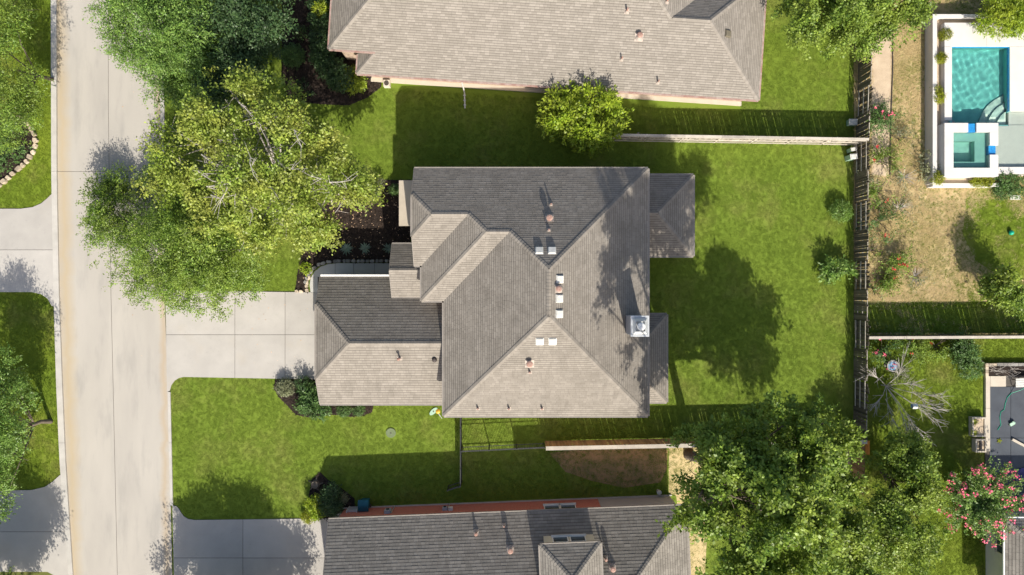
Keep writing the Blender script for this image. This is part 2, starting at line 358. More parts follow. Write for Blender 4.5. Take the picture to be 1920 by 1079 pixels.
def clip_rect(poly, x0, x1, y0, y1):
    def cl(p, ax, val, sg):
        out = []; n = len(p)
        for i in range(n):
            a, b = p[i], p[(i+1) % n]; da, db = (a[ax]-val)*sg, (b[ax]-val)*sg
            if da >= 0: out.append(a)
            if (da > 0 > db) or (da < 0 < db):
                t = da / (da - db); out.append((a[0]+(b[0]-a[0])*t, a[1]+(b[1]-a[1])*t))
        return out
    for ax, v, sg in ((0, x0, 1), (0, x1, -1), (1, y0, 1), (1, y1, -1)):
        poly = cl(poly, ax, v, sg)
        if len(poly) < 3: return []
    return poly
def in_poly(poly, x, y):
    c = False; n = len(poly); j = n - 1
    for i in range(n):
        if (poly[i][1] > y) != (poly[j][1] > y) and x < (poly[j][0]-poly[i][0])*(y-poly[i][1])/(poly[j][1]-poly[i][1])+poly[i][0]: c = not c
        j = i
    return c

SH_CACHE = {}
def shingle_mesh(mat, w, t, L, e):
    k = (mat.name, w, t, L, e)
    if k not in SH_CACHE:
        m = MB(); g = 0.004
        b = e*.72; hb = .004+(t-.004)*(1-b/L); m.m2 = SHADE_BAND[mat.name]
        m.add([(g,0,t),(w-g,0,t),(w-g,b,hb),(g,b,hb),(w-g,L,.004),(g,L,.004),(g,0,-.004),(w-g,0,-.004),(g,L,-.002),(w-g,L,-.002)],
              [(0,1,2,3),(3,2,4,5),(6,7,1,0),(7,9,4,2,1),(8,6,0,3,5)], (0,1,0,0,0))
        SH_CACHE[k] = m.mesh('shingle', mat)
    return SH_CACHE[k]

class Plane:
    def __init__(s, f):
        s.f = [Vector(p) for p in f]; nn = Vector((0, 0, 0))
        for i in range(1, len(s.f)-1): nn += (s.f[i]-s.f[0]).cross(s.f[i+1]-s.f[0])
        if nn.z < 0: s.f.reverse(); nn = -nn
        s.n = nn.normalized(); s.u = Vector((0,0,1)).cross(s.n); s.u.normalize(); s.v = s.n.cross(s.u)
        s.o = min(s.f, key=lambda p: p.z); s.c = sum(s.f, Vector()) / len(s.f)
        s.uv = [((p-s.o).dot(s.u), (p-s.o).dot(s.v)) for p in s.f]
    def at(s, u, v, h): return s.o + s.u*u + s.v*v + s.n*h
    def z(s, x, y): return s.o.z - ((x-s.o.x)*s.n.x + (y-s.o.y)*s.n.y) / s.n.z

def roof(house, faces, mat, exp=0.18, singles=300, gutter=M['gutter'], rake=M['gutter'], seed=1, caps=True, name='roof', no_trim=()):
    rg = random.Random(seed); pls = [Plane(f) for f in faces]; off = wloc(house)
    key = lambda p: (round(p.x, 2), round(p.y, 2))
    edges = {}
    for i, p in enumerate(pls):
        n = len(p.f)
        for k in range(n):
            a, b = p.f[k], p.f[(k+1) % n]
            edges.setdefault(frozenset((key(a), key(b))), []).append((i, a, b))
    deck = MB()
    for p in pls:
        n = len(p.f); deck.add([q - Vector((0,0,0.004)) for q in p.f], [tuple(range(n))])
        deck.add([q - Vector((0,0,0.13)) for q in p.f], [tuple(range(n))[::-1]])
    bound = []
    for e, l in edges.items():
        if len(l) == 1:
            i, a, b = l[0]; deck.add([a-Vector((0,0,.004)), b-Vector((0,0,.004)), b-Vector((0,0,.13)), a-Vector((0,0,.13))], [(3,2,1,0)]); bound.append(l[0])
    r = deck.build(name, M['deck'], house)
    # courses of single shingles
    full = []; fld = MB(); fld.m2 = SHADE_BAND[mat.name]
    for p in pls:
        us = [q[0] for q in p.uv]; vs = [q[1] for q in p.uv]; v = min(vs); L = exp + 0.03
        while v < max(vs):
            u = min(us) - rg.random()*0.3
            while u < max(us):
                w = rg.choice((0.24, 0.32, 0.44)); t = rg.choice((0.008, 0.011, 0.015))
                ins = [in_poly(p.uv, *c) for c in ((u, v+.002), (u+w, v+.002), (u+w, v+L), (u, v+L))]
                if all(ins): full.append((p, u, v, w, t, L))
                else:
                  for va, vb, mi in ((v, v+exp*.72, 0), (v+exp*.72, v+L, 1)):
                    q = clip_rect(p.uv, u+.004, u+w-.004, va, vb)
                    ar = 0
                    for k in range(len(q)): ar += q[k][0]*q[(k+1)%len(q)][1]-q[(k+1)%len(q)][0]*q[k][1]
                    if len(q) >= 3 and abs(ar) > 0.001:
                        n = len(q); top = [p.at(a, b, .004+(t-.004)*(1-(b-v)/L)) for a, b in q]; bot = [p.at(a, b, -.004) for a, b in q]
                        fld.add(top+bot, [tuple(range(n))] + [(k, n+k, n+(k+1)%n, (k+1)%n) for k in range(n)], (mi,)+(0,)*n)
                u += w
            v += exp
    full.sort(key=lambda s: (s[0].at(s[1], s[2], 0).xy.length) / max(0.3, s[0].n.z))
    for k, (p, u, v, w, t, L) in enumerate(full):
        if k < singles:
            o = ob('shingle', shingle_mesh(mat, w, t, L, exp), r)
            mt = Matrix((p.u, p.v, p.n)).transposed().to_4x4(); o.rotation_euler = mt.to_euler(); o.location = p.at(u, v, 0) - off
        else:
            g = .004
            b = exp*.72; hb = .004+(t-.004)*(1-b/L)
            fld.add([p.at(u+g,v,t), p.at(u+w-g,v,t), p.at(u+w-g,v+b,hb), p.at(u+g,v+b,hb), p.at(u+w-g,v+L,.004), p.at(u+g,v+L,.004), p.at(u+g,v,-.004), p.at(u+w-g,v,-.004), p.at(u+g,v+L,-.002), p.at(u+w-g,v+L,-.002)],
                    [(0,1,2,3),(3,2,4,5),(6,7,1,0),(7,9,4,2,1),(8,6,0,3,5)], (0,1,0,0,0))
    f = fld.build('shingle_courses', mat, r); f['kind'] = 'stuff'
    # folded cap shingles over ridges and hips
    if caps:
        for e, l in edges.items():
            if len(l) != 2: continue
            (i, a, b), (j, _, _) = l; A, B = pls[i], pls[j]
            if (B.c - a).dot(A.n) > -0.01: continue
            lo, hi = (a, b) if a.z <= b.z else (b, a); t = (hi-lo).normalized(); ln = (hi-lo).length
            s1 = t.cross(A.n); s1 = s1 if s1.dot(A.c-lo) > 0 else -s1
            s2 = t.cross(B.n); s2 = s2 if s2.dot(B.c-lo) > 0 else -s2
            if t.cross(s1).z < 0: s1, s2 = s2, s1
            up = (A.n + B.n).normalized(); wd = 0.17
            m = MB(); q = []
            for s0, hh in ((0, 0.045), (0.25, 0.026)):
                for d in (s1*wd, Vector(), s2*wd): q.append(t*s0 + d + up*hh)
            q += [v - up*0.03 for v in q[:3]]
            m.add(q, [(0,3,4,1)[::-1], (1,4,5,2)[::-1], (6,0,1,7)[::-1], (7,1,2,8)[::-1]])
            me = m.mesh('ridge_shingle', mat)
            for k in range(max(1, int(ln/0.2))):
                ob('ridge_shingle', me, r, lo + t*(0.2*k) - off)
    for i, a, b in bound:
        p = pls[i]; mid = (a+b)/2; t = (b-a).normalized(); outw = t.cross(Vector((0,0,1)))
        if outw.dot((mid - p.c)) < 0: outw = -outw
        if i in no_trim: continue
        if abs(t.z) < 0.02:
            m = MB(); o_ = outw*0.055
            m.bar(a+o_-Vector((0,0,.065)), b+o_-Vector((0,0,.065)), 0.10, 0.11); m.build('gutter', gutter, house)
        else:
            m = MB(); m.bar(a+outw*.022-Vector((0,0,.08)), b+outw*.022-Vector((0,0,.08)), 0.035, 0.19); m.build('fascia', rake, house)
    return r, pls

def wall(house, gpoly, z0, z1, mat, name='wall'):
    m = MB(); m.prism([G(*p).xy for p in gpoly], z0, z1); return m.build(name, mat, house)

def window(house, c, out, w, h, mullions=1, frame=M['white'], name='window'):
    c, out = Vector(c), Vector(out).normalized(); side = Vector((0,0,1)).cross(out); up = Vector((0,0,1))
    m = MB(); f = .05
    for sx in (-1, 1): m.obox(c+side*sx*(w/2-f/2)+out*.03, side*f/2, out*.04, up*h/2)
    for sz in (-1, 1): m.obox(c+up*sz*(h/2-f/2)+out*.03, side*(w/2-f-.001), out*.038, up*f/2)
    for k in range(mullions):
        x = -w/2 + w*(k+1)/(mullions+1); m.obox(c+side*x+out*.03, side*.03, out*.036, up*(h/2-f-.001))
    wd = m.build(name, frame, house)
    p = MB(); p.obox(c+out*.012, side*(w/2-f), out*.008, up*(h/2-f)); p.build('pane', M['glass'], wd)
    s = MB(); s.obox(c-up*(h/2+.035)+out*.07, side*(w/2+.06), out*.09, up*.03); s.build('sill', frame, wd)
    return wd

def vent_pipe(r, pt, hgt, rad, mat=M['pipe'], capped=False, n=None):
    pt = Vector(pt); m = MB()
    m.lathe(pt, [(rad, -0.1), (rad, hgt)] if not capped else [(rad, -.1), (rad, hgt*.72), (rad*1.55, hgt*.76), (rad*1.75, hgt*.92), (rad*.9, hgt)], 12)
    o = m.build('vent_pipe', mat, r, smooth=False)
    f = MB(); f.lathe(pt, [(rad*2.6, 0.0), (rad*1.25, 0.14), (rad*1.05, .2)], 12)
    if n is not None:
        u = Vector((0,0,1)).cross(n).normalized(); v = n.cross(u); f.obox(pt+n*.03, u*rad*2.5, v*rad*2.5, n*.006)
    return o, f

def box_vent(r, pl, pt, mat=M['ventw'], s=0.228):
    m = MB(); u, v, n = pl.u, pl.v, pl.n; pt = Vector(pt)
    m.obox(pt+n*.035, u*(s+.02), v*(s+.02), n*.008)
    a = [pt+u*i*s+v*j*s+n*.04 for i, j in ((-1,-1),(1,-1),(1,1),(-1,1))]
    k = s*.93; b = [pt+u*i*k+v*j*k+n*(.13 if j < 0 else .10) for i, j in ((-1,-1),(1,-1),(1,1),(-1,1))]
    m.add(a+b, [(4,5,6,7),(0,1,5,4),(1,2,6,5),(2,3,7,6),(3,0,4,7)])
    k2 = s*.80; c = [pt+u*i*k2+v*j*k2+n*(.13 if j < 0 else .103) + n*.022 for i, j in ((-1,-1),(1,-1),(1,1),(-1,1))]
    b2 = [pt+u*i*(k2+.02)+v*j*(k2+.02)+n*(.12 if j < 0 else .095) for i, j in ((-1,-1),(1,-1),(1,1),(-1,1))]
    m.add(b2+c, [(4,5,6,7),(0,1,5,4),(1,2,6,5),(2,3,7,6),(3,0,4,7)])
    return m.build('roof_vent', mat, r)

def on_roof(pls, px, py):      # where the camera ray through a photo point meets the roof
    o = Vector((0, 0, H)); d = P(px, py, 0) - o; best = None
    for p in pls:
        den = d.dot(p.n)
        if abs(den) < 1e-6: continue
        t = (p.o - o).dot(p.n)/den; q = o + d*t
        if in_poly(p.uv, (q-p.o).dot(p.u), (q-p.o).dot(p.v)) and (best is None or q.z > best[0].z): best = (q, p)
    return best

# ---------------------------------------------------------------- ground and paving
gm = MB(); gm.box(-1500, 1500, -1500, 1500, -0.6, -0.03)
tag(gm.build('ground', M['far']), kind='structure')
LEFT_IN = [(107,-160),(107,0),(108,330),(112,550),(118,720),(124,860),(138,1079),(153,1260)]     # road side of west kerb
LEFT_OUT = [(97,-160),(97,0),(98,330),(102,550),(107,720),(113,860),(130,1079),(144,1260)]
RIGHT_IN = [(300,-160),(300,0),(303,330),(308,550),(315,720),(319,900),(323,1079),(327,1260)]
RIGHT_OUT = [(307,-160),(307,0),(310,330),(314,550),(320,720),(324,900),(328,1079),(332,1260)]
def interp(line, y):
    for a, b in zip(line, line[1:]):
        if a[1] <= y <= b[1]: return a[0] + (b[0]-a[0])*(y-a[1])/(b[1]-a[1])
    return line[0][0] if y < line[0][1] else line[-1][0]
MID = [(203,-160),(203,200),(208,550),(212,720),(220,1079),(225,1260)]
road = MB(); road.prism([G(*p).xy for p in LEFT_IN] + [G(*p).xy for p in RIGHT_IN[::-1]], -0.3, -0.012)
road = tag(road.build('road', M['joint']), kind='structure')
YC = [-150, 322, 1250]
for a, b in zip(YC, YC[1:]):
    ys = [a+.4, *[y for y in (0,200,330,550,720,860,900,1079) if a < y < b], b-.4]
    for L, R, gl, gr in ((LEFT_IN, MID, .2, .4), (MID, RIGHT_IN, .4, .2)):
        m = MB(); m.prism([G(interp(L,y)+gl, y).xy for y in ys] + [G(interp(R,y)-gr, y).xy for y in ys[::-1]], -0.2, 0.0)
        m.build('concrete_slab', M['road'], road)
for inn, out, cuts, lab in ((LEFT_IN, LEFT_OUT, [(-150,322),(322.4,621),(621.6,830),(830.4,1250)], 'west kerb'), (RIGHT_IN, RIGHT_OUT, [(-150,300),(300.4,545),(735,830),(830.4,948),(1100,1250)], 'east kerb')):
    kb = tag(bpy.data.objects.new('curb', None), kind='structure'); link(kb)
    for a, b in cuts:
        ys = [a, *[y for y in range(int(a)+40, int(b)-10, 60)], b]
        m = MB(); m.prism([G(interp(inn,y), y).xy for y in ys] + [G(interp(out,y), y).xy for y in ys[::-1]], -0.2, 0.11 if lab[0]=='w' else 0.09)
        m.build('curb_piece', M['curb'], kb)

EXCL = []      # grid polygons where no grass grows
def slab_set(name, base, polys, mat, z=0.05, grow=True, sub='concrete_slab'):
    b = MB(); b.prism([G(*p).xy for p in base], -0.2, z-0.03); r = tag(b.build(name, M['joint']), kind='structure')
    for q in polys:
        m = MB(); m.prism([G(*p).xy for p in q], z-0.029, z); m.build(sub, mat, r)
    if grow: EXCL.append(base)
    return r
def cut(poly, x0, x1, y0, y1): return clip_rect(poly, x0, x1, y0, y1)
def grid(poly, xs, ys, g=.38):
    out = []
    for a, b in zip(xs, xs[1:]):
        for c, d in zip(ys, ys[1:]):
            q = cut(poly, a+g, b-g, c+g, d-g)
            if len(q) >= 3: out.append(q)
    return out
def arc(cx, cy, r, a0, a1, n=7): return [(cx+r*math.cos(math.radians(a0+(a1-a0)*i/n)), cy+r*math.sin(math.radians(a0+(a1-a0)*i/n))) for i in range(n+1)]
drive = [(311,545),(622,549),(622,712),(345,707)] + [(336,709),(328,714),(322,722),(319,733),(314,735)]
slab_set('driveway', drive, grid(drive, [305,441,535,625], [540,628,740]), M['concrete'], 0.06)
drive2 = [(324,948),(331,949),(336,954),(340,961),(345,968),(353,973),(366,975),(620,972),(640,960),(640,1130),(328,1130)]
slab_set('driveway', drive2, grid(drive2, [320,456,650], [940,1046,1135]), M['concrete'], 0.06)
wd1 = [(-120,392),(40,392),(62,389),(78,382),(90,372),(98,364),(103,364),(106,575),(98,574),(90,560),(78,552),(60,548),(-120,548)]
slab_set('driveway', wd1, grid(wd1, [-130,110], [350,469,580]), M['concrete'], 0.06)
wd2 = [(-120,922),(60,919),(85,913),(100,903),(113,891),(117,891),(134,1095),(112,1095),(105,1080),(90,1072),(-120,1072)]
slab_set('driveway', wd2, grid(wd2, [-130,150], [880,997,1100]), M['concrete'], 0.06)
# walk to the front door
wk = [(597,549),(583,549),(581,535),(583,522),(590,510),(601,501),(615,496),(633,494),(770,494),(770,530),(622,530),(622,549)]
slab_set('front_walk', wk, [cut(wk,575,596,520,549), cut(wk,575,628.5,480,519.7), cut(wk,629.2,663,480,531), cut(wk,663.7,702,480,531), cut(wk,702.7,771,480,531)], M['walk'], 0.06)
EXCL.append([(590,490),(770,490),(770,530),(590,530)])

def sheet(name, poly, mat, z, excl=True, kind='structure'):
    m = MB(); m.prism([G(*p).xy for p in poly], -0.25, z); o = tag(m.build(name, mat), kind=kind)
    if excl: EXCL.append(poly)
    return o
bed_front = [(553,549),(560,500),(570,470),(590,440),(600,400),(640,350),(700,338),(770,338),(770,493),(633,493),(612,495),(598,500),(587,509),(580,521),(577,535),(579,549)]
bed_north = [(533,-120),(528,60),(530,110),(528,150),(538,178),(560,190),(600,196),(655,198),(690,183),(715,163),(715,-120)]
bed_side = [(516,712),(620,712),(620,762),(700,760),(698,773),(680,780),(655,782),(640,778),(618,778),(580,783),(555,778),(538,760),(522,744),(514,728)]
bed_south = [(575,950),(585,900),(600,885),(615,900),(640,915),(665,935),(665,975),(600,978),(572,972)]
bed_west = [(-100,190),(30,215),(52,232),(65,252),(70,270),(62,292),(45,312),(25,330),(0,350),(-100,390)]
for nm, b in (('mulch_bed', bed_front), ('mulch_bed', bed_north), ('mulch_bed', bed_side), ('mulch_bed', bed_south), ('mulch_bed', bed_west)): sheet(nm, b, M['mulch'], 0.035)
sheet('granite_path', [(1634,-40),(1668,-40),(1672,60),(1672,130),(1668,240),(1667,330),(1634,330)], M['path'], 0.012, excl=False)

# lawn sheets (tuft scatter comes with the plants)
lawn_main = [(301,-150),(303,330),(310,550),(317,720),(321,900),(327,1200),(1600,1200),(1600,-150)]
sheet('lawn', lawn_main, M['lawn'], 0.0, excl=False)
lawn_w1 = [(-140,-150),(97,-150),(97,0),(98,364),(90,372),(78,382),(62,389),(40,392),(-140,392)]
lawn_w2 = [(-140,548),(60,548),(78,552),(90,560),(98,574),(102,574),(107,720),(113,889),(100,903),(85,913),(60,919),(-140,922)]
sheet('lawn', lawn_w1, M['lawn_b'], 0.0, excl=False); sheet('lawn', lawn_w2, M['lawn_b'], 0.0, excl=False)
lawn_dry = [(1602,-150),(2050,-150),(2050,627),(1602,627)]
sheet('dry_lawn', lawn_dry, M['straw'], -0.004, excl=False)
sheet('bare_soil', [(1030,850),(1080,843),(1140,841),(1240,838),(1252,845),(1250,880),(1238,905),(1170,915),(1110,902),(1060,885)], M['dirt'], 0.006, excl=False)
sheet('dry_lawn', [(1254,838),(1330,836),(1345,880),(1330,930),(1318,1140),(1290,1140),(1268,930),(1254,925)], M['straw'], 0.006, excl=False)
sheet('lawn', [(1812,372),(1835,352),(1960,350),(1960,530),(1880,520),(1830,490),(1805,440)], M['lawn_b'], 0.004, excl=False)
sheet('bare_soil', [(1552,832),(1596,830),(1596,925),(1570,935),(1548,900)], M['path'], 0.006, excl=False)
sheet('lawn', [(1604,566),(1960,566),(1960,624),(1604,624)], M['lawn'], 0.004, excl=False)
lawn_se = [(1602,628),(2050,628),(2050,1200),(1602,1200)]
sheet('lawn', lawn_se, M['lawn_b'], -0.004, excl=False)

# ---------------------------------------------------------------- main house
EH = 5.4
house = thing('house', G(1010, 540), 'two-storey house with large hipped roof, white roof vents and chimney, in the middle', 'house')
mainf = []
def A(x, y, d): return gp(x, y, EH, d)
n_face = [A(797,341,0), A(1187,341,0), A(1016.5,511.5,170.5), A(956.5,451.5,110.5), A(919.5,451.5,110.5), A(890,422,81), A(831,422,81), A(797,388,47)]
faces = [n_face,
    [A(1187,341,0), A(1187,754,0), A(1016.5,583.5,170.5), A(1016.5,511.5,170.5)],
    [A(846,754,0), A(1187,754,0), A(1016.5,583.5,170.5)],
    [A(846,562,0), A(846,754,0), A(1016.5,583.5,170.5), A(1016.5,511.5,170.5), A(956.5,451.5,110.5)],
    [A(809,562,0), A(846,562,0), A(956.5,451.5,110.5), A(919.5,451.5,110.5)],
    [A(809,503,0), A(809,562,0), A(919.5,451.5,110.5), A(890,422,81)],
    [A(797,503,0), A(809,503,0), A(890,422,81), A(831,422,81), A(797,456,47)],
    [A(797,388,47), A(797,456,47), A(831,422,81)]]
mroof, mpl = roof(house, faces, M['sh_main'], 0.155, 300, seed=3)
wall(house, [(807,351),(1177,351),(1177,744),(856,744),(856,552),(819,552),(819,493),(807,493)], -0.2, EH-.02, M['brick_tan'])
m = MB(); gx = G(807.5,0).x   # gable infill under the clipped gable
ga = [G(807.5,353,EH-.02), G(807.5,491,EH-.02), G(807.5,456,EH+PITCH*36/S), G(807.5,388,EH+PITCH*36/S)]
m.add(ga + [v+Vector((-.12,0,0)) for v in ga], [(0,1,2,3),(7,6,5,4),(0,4,5,1),(1,5,6,2),(2,6,7,3),(3,7,4,0)]); m.build('gable_wall', M['stucco'], house)
# rear porch and rear bay
def B_(x, y, d, e=2.9): return gp(x, y, e, d)
roof(house, [[B_(1280,341,0), B_(1280,484,0), B_(1208.5,412.5,71.5)], [B_(1280,341,0), B_(1208.5,412.5,71.5), B_(1178,412.5,71.5), B_(1178,341,0)],
             [B_(1280,484,0), B_(1178,484,0), B_(1178,412.5,71.5), B_(1208.5,412.5,71.5)]], M['sh_main'], 0.17, 60, seed=8, name='porch_roof')
for px, py in ((1272, 349), (1272, 412), (1272, 476), (1225, 476)):
    m = MB(); c = G(px, py); m.box(c.x-.09, c.x+.09, c.y-.09, c.y+.09, -.1, 2.8); m.build('porch_post', M['trim'], house)
slab_set('rear_patio', [(1177,345),(1276,345),(1276,480),(1177,480)], grid([(1177,345),(1276,345),(1276,480),(1177,480)], [1170,1227,1280], [340,412,485]), M['concrete'], 0.07)
roof(house, [[B_(1233,587,0), B_(1233,742,0), B_(1178,687,55), B_(1178,642,55)], [B_(1233,587,0), B_(1178,642,55), B_(1178,587,0)],
             [B_(1233,742,0), B_(1178,742,0), B_(1178,687,55)]], M['sh_main'], 0.17, 60, seed=9, name='bay_window_roof')
wall(house, [(1177.3,595),(1224,595),(1224,734),(1177.3,734)], -0.2, 2.88, M['brick_tan'])
# entry gable
def E_(x, y, d): return gp(x, y, 3.5, d)
roof(house, [[E_(751,464,0), E_(818,464,0), E_(818,510,46), E_(751,510,46)], [E_(751,556,0), E_(818,556,0), E_(818,510,46), E_(751,510,46)]], M['sh_main'], 0.17, 60, seed=10, name='entry_roof')
wall(house, [(761,474),(806.7,474),(806.7,546),(761,546)], -0.2, 3.48, M['brick_tan'])
m = MB(); ga = [G(760.6,475,3.45), G(760.6,545,3.45), G(760.6,510,3.5+PITCH*34/S)]
m.add(ga+[v+Vector((.12,0,0)) for v in ga], [(2,1,0),(3,4,5),(0,1,4,3),(1,2,5,4),(2,0,3,5)]); m.build('gable_wall', M['stucco'], house)
dr = MB(); c = G(761, 510); dr.box(c.x-.05, c.x+.002, c.y-.55, c.y+.55, 0.06, 2.25); dr = dr.build('front_door', M['door'], house)
hd = MB(); hd.box(c.x-.10, c.x-.05, c.y-.45, c.y-.41, 1.0, 1.2); hd.build('handle', M['zinc'], dr)
# low bay with a flat metal roof on the street side
wall(house, [(768,357),(806.7,357),(806.7,425),(768,425)], -0.2, 2.9, M['brick_tan'])
m = MB(); a = [G(761,351,3.0), G(806.8,351,3.12), G(806.8,431,3.12), G(761,431,3.0)]
m.add(a+[v-Vector((0,0,.12)) for v in a], [(3,2,1,0),(4,5,6,7),(0,1,5,4),(1,2,6,5),(2,3,7,6),(3,0,4,7)])
m.build('bay_roof', basic('tan_metal_roof', (0.46,0.40,0.32), (0.40,0.345,0.275), 1.5, 0.75, 0.3, 0.06, 30, bstr=0), house)
# garage
def Q(x, y, d): return gp(x, y, 2.7, d)
groof, gpl = roof(house, [[Q(620,521,0), Q(858,521,0), Q(858,633.5,112.5), Q(685.5,633.5,112.5), Q(620,568,47)], [Q(620,746,0), Q(858,746,0), Q(858,633.5,112.5), Q(685.5,633.5,112.5), Q(620,699,47)],
             [Q(620,568,47), Q(620,699,47), Q(685.5,633.5,112.5)]], M['sh_main'], 0.20, 200, seed=12, name='garage_roof')
m = MB(); m.bar(G(621,518.2,2.70), G(751,518.2,2.70), .13, .08); m.build('white_gutter', M['white'], house)
wall(house, [(630,531),(855.7,531),(855.7,736),(630,736)], -0.2, 2.68, M['brick_tan'])
m = MB(); ga = [G(630,532,2.66), G(630,735,2.66), G(630,699,2.7+PITCH*40/S), G(630,568,2.7+PITCH*40/S)]
m.add(ga+[v+Vector((-.1,0,0)) for v in ga], [(0,1,2,3),(7,6,5,4),(0,4,5,1),(1,5,6,2),(2,6,7,3),(3,7,4,0)]); m.build('gable_wall', M['stucco'], house)
gd = MB(); c0, c1 = G(630, 560), G(630, 690); gd.box(c0.x-.14, c0.x-.105, c1.y, c0.y, 0.06, 2.2); gd = gd.build('garage_door', M['trim'], house)
for k in range(4):
    for j in range(4):
        m = MB(); y0 = c1.y+(c0.y-c1.y)*(j+.06)/4; y1 = c1.y+(c0.y-c1.y)*(j+.94)/4; m.box(c0.x-.165, c0.x-.1405, y0, y1, .10+.53*k, .10+.53*k+.46); m.build('door_panel', M['trim'], gd)
for gx, gy, o, zc in ((900,351,(0,1,0),1.5),(1050,351,(0,1,0),1.5),(900,351,(0,1,0),4.1),(1050,351,(0,1,0),4.1),(950,744,(0,-1,0),1.5),(1080,744,(0,-1,0),4.1),(1177,530,(1,0,0),1.4),(1177,400,(1,0,0),4.1),(1224,665,(1,0,0),1.5),(807,391,(-1,0,0),4.4),(856,660,(-1,0,0),4.9)):
    if zc > 4.8: continue
    window(house, G(gx, gy, zc), o, 1.3, 1.3)
# chimney: boarded chase, white cap frame, sloped top and round flue
c0, c1 = G(1146, 585), G(1171, 614)
m = MB(); m.box(c0.x, c1.x, c1.y, c0.y, 2.0, 8.35)
z = 5.8
while z < 8.3: m.box(c0.x-.012, c1.x+.012, c1.y-.012, c0.y+.012, z, z+.165); z += .2
ch = m.build('chimney', M['siding'], house)
cx, cy = (c0.x+c1.x)/2, (c0.y+c1.y)/2; hx, hy = (c1.x-c0.x)/2+.07, (c0.y-c1.y)/2+.07
m = MB()
o4 = [(-1,-1),(1,-1),(1,1),(-1,1)]
r0 = [(cx+i*hx, cy+j*hy, 8.30) for i,j in o4]; r1 = [(cx+i*hx, cy+j*hy, 8.48) for i,j in o4]; r2 = [(cx+i*(hx-.11), cy+j*(hy-.11), 8.48) for i,j in o4]; r2b = [(cx+i*(hx-.11), cy+j*(hy-.11), 8.44) for i,j in o4]
r3 = [(cx+i*.30, cy+j*.33, 8.66) for i,j in o4]; r4 = [(cx+i*.27, cy+j*.30, 8.66) for i,j in o4]; r5 = [(cx+i*.27, cy+j*.30, 8.40) for i,j in o4]
rings = [r0, r1, r2, r2b, r3, r4, r5]; vs = [v for r in rings for v in r]; fs = [(3,2,1,0)]
for k in range(len(rings)-1):
    for q in range(4): fs.append((k*4+q, k*4+(q+1)%4, (k+1)*4+(q+1)%4, (k+1)*4+q))
fs.append(tuple(24+q for q in range(4)))
m.add(vs, fs); m.build('chimney_cap', M['zinc'], ch)
m = MB(); m.lathe((cx, cy, 8.4), [(.15, 0), (.15, .38), (.24, .40), (.245, .46), (.20, .50), (.02, .52)], 20); m.build('flue_cap', M['white'], ch)
# vents and pipes
for x, y in ((1011,471),(1035,471),(1049,524),(1048,560),(1048,589),(1012,640),(1036,640)):
    q, p = on_roof(mpl, x, y); box_vent(mroof, p, q)
def pipes(r, pls, items):
    for x, y, hgt, rad, cap in items:
        hit = on_roof(pls, x, y)
        if hit is None: continue
        q, p = hit; o, f = vent_pipe(r, q, hgt, rad, M['pipe'], cap, p.n); f.build('pipe_flashing', M['lead'], r)
pipes(mroof, mpl, [(1033,384,.34,.05,False),(1030,410,.40,.11,True),(1029,432,.30,.05,False),(1047,542,.42,.10,True),(993,682,.45,.11,True),(993,698,.36,.05,False),(896,766,.38,.05,False),(954,766,.38,.05,False),(1016,766,.38,.05,False)])
pipes(groof, gpl, [(750,672,.7,.06,True)])
q, p = on_roof(gpl, 815, 675); m = MB(); m.lathe(q, [(.16,0),(.16,.16),(.10,.24),(.05,.25)], 14); m.build('vent_cap', M['darkmetal'], groof)
EXCL += [[(805,349),(1179,349),(1179,746),(854,746),(854,740),(628,740),(628,529),(760,529),(760,350)]]

# ---------------------------------------------------------------- north neighbour
th = math.atan2(47, 711); e1 = (math.cos(th), math.sin(th)); nn_ = (math.sin(th), -math.cos(th))
def NL(a, b): return (1396 + a*e1[0] + b*nn_[0], 208 + a*e1[1] + b*nn_[1])
def NP(a, b, d): g = NL(a, b); return G(g[0], g[1], 2.8 + PITCH*d/S)
nh = thing('house', G(1020, 60), 'house with a long tan shingle roof and red-brown gutter at the top of the lot', 'house')
nroof, npl = roof(nh, [
    [NP(-712,0,0), NP(0,0,0), NP(-110,110,110), NP(-176,110,110), NP(-326,260,260), NP(-533,260,260), NP(-759,34,34), NP(-678,34,34)],
    [NP(-712,0,0), NP(-678,34,34), NP(-712,34,0)],
    [NP(-759,34,34), NP(-533,260,260), NP(-759,486,34)],
    [NP(0,0,0), NP(0,220,0), NP(-110,110,110)],
    [NP(0,220,0), NP(-66,220,0), NP(-176,110,110), NP(-110,110,110)],
    [NP(-176,110,110), NP(-66,220,0), NP(-66,520,0), NP(-326,260,260)],
    [NP(-66,520,0), NP(-759,486,34), NP(-533,260,260), NP(-326,260,260)]], M['sh_north'], 0.16, 300, seed=21,
    gutter=basic('brown_gutter', (0.42,0.33,0.29), (0.30,0.16,0.13), 3, 0.5, 0.4, 0.15, 20, bstr=0))
wall(nh, [NL(-700,15), NL(-10,15), NL(-10,210), NL(-76,210), NL(-76,500), NL(-700,476), NL(-702,46)], -0.2, 2.78, M['brick_tan'])
wall(nh, [NL(-749,46), NL(-702.3,46), NL(-700.3,476), NL(-749,474)], -0.2, 3.4, M['brick_tan'])
m = MB(); m.prism([G(*NL(-702,8)).xy, G(*NL(-8,8)).xy, G(*NL(-8,15)).xy, G(*NL(-702,15)).xy], -.1, .16); m.build('foundation_ledge', M['coping'], nh)
pipes(nroof, npl, [(1175,22,.5,.06,False),(1198,70,.45,.11,True),(1165,112,.5,.05,False),(1233,155,.5,.05,False),(1250,4,.5,.06,False)])
q, p = on_roof(npl, 1364, 64); box_vent(nroof, p, q, basic('brown_vent', (0.16,0.14,0.10), None, 3, 0.6), .22)
for a in (): window(nh, G(*NL(a, 8), 1.5), (nn_[0]*-1, nn_[1], 0), 1.2, 1.3)
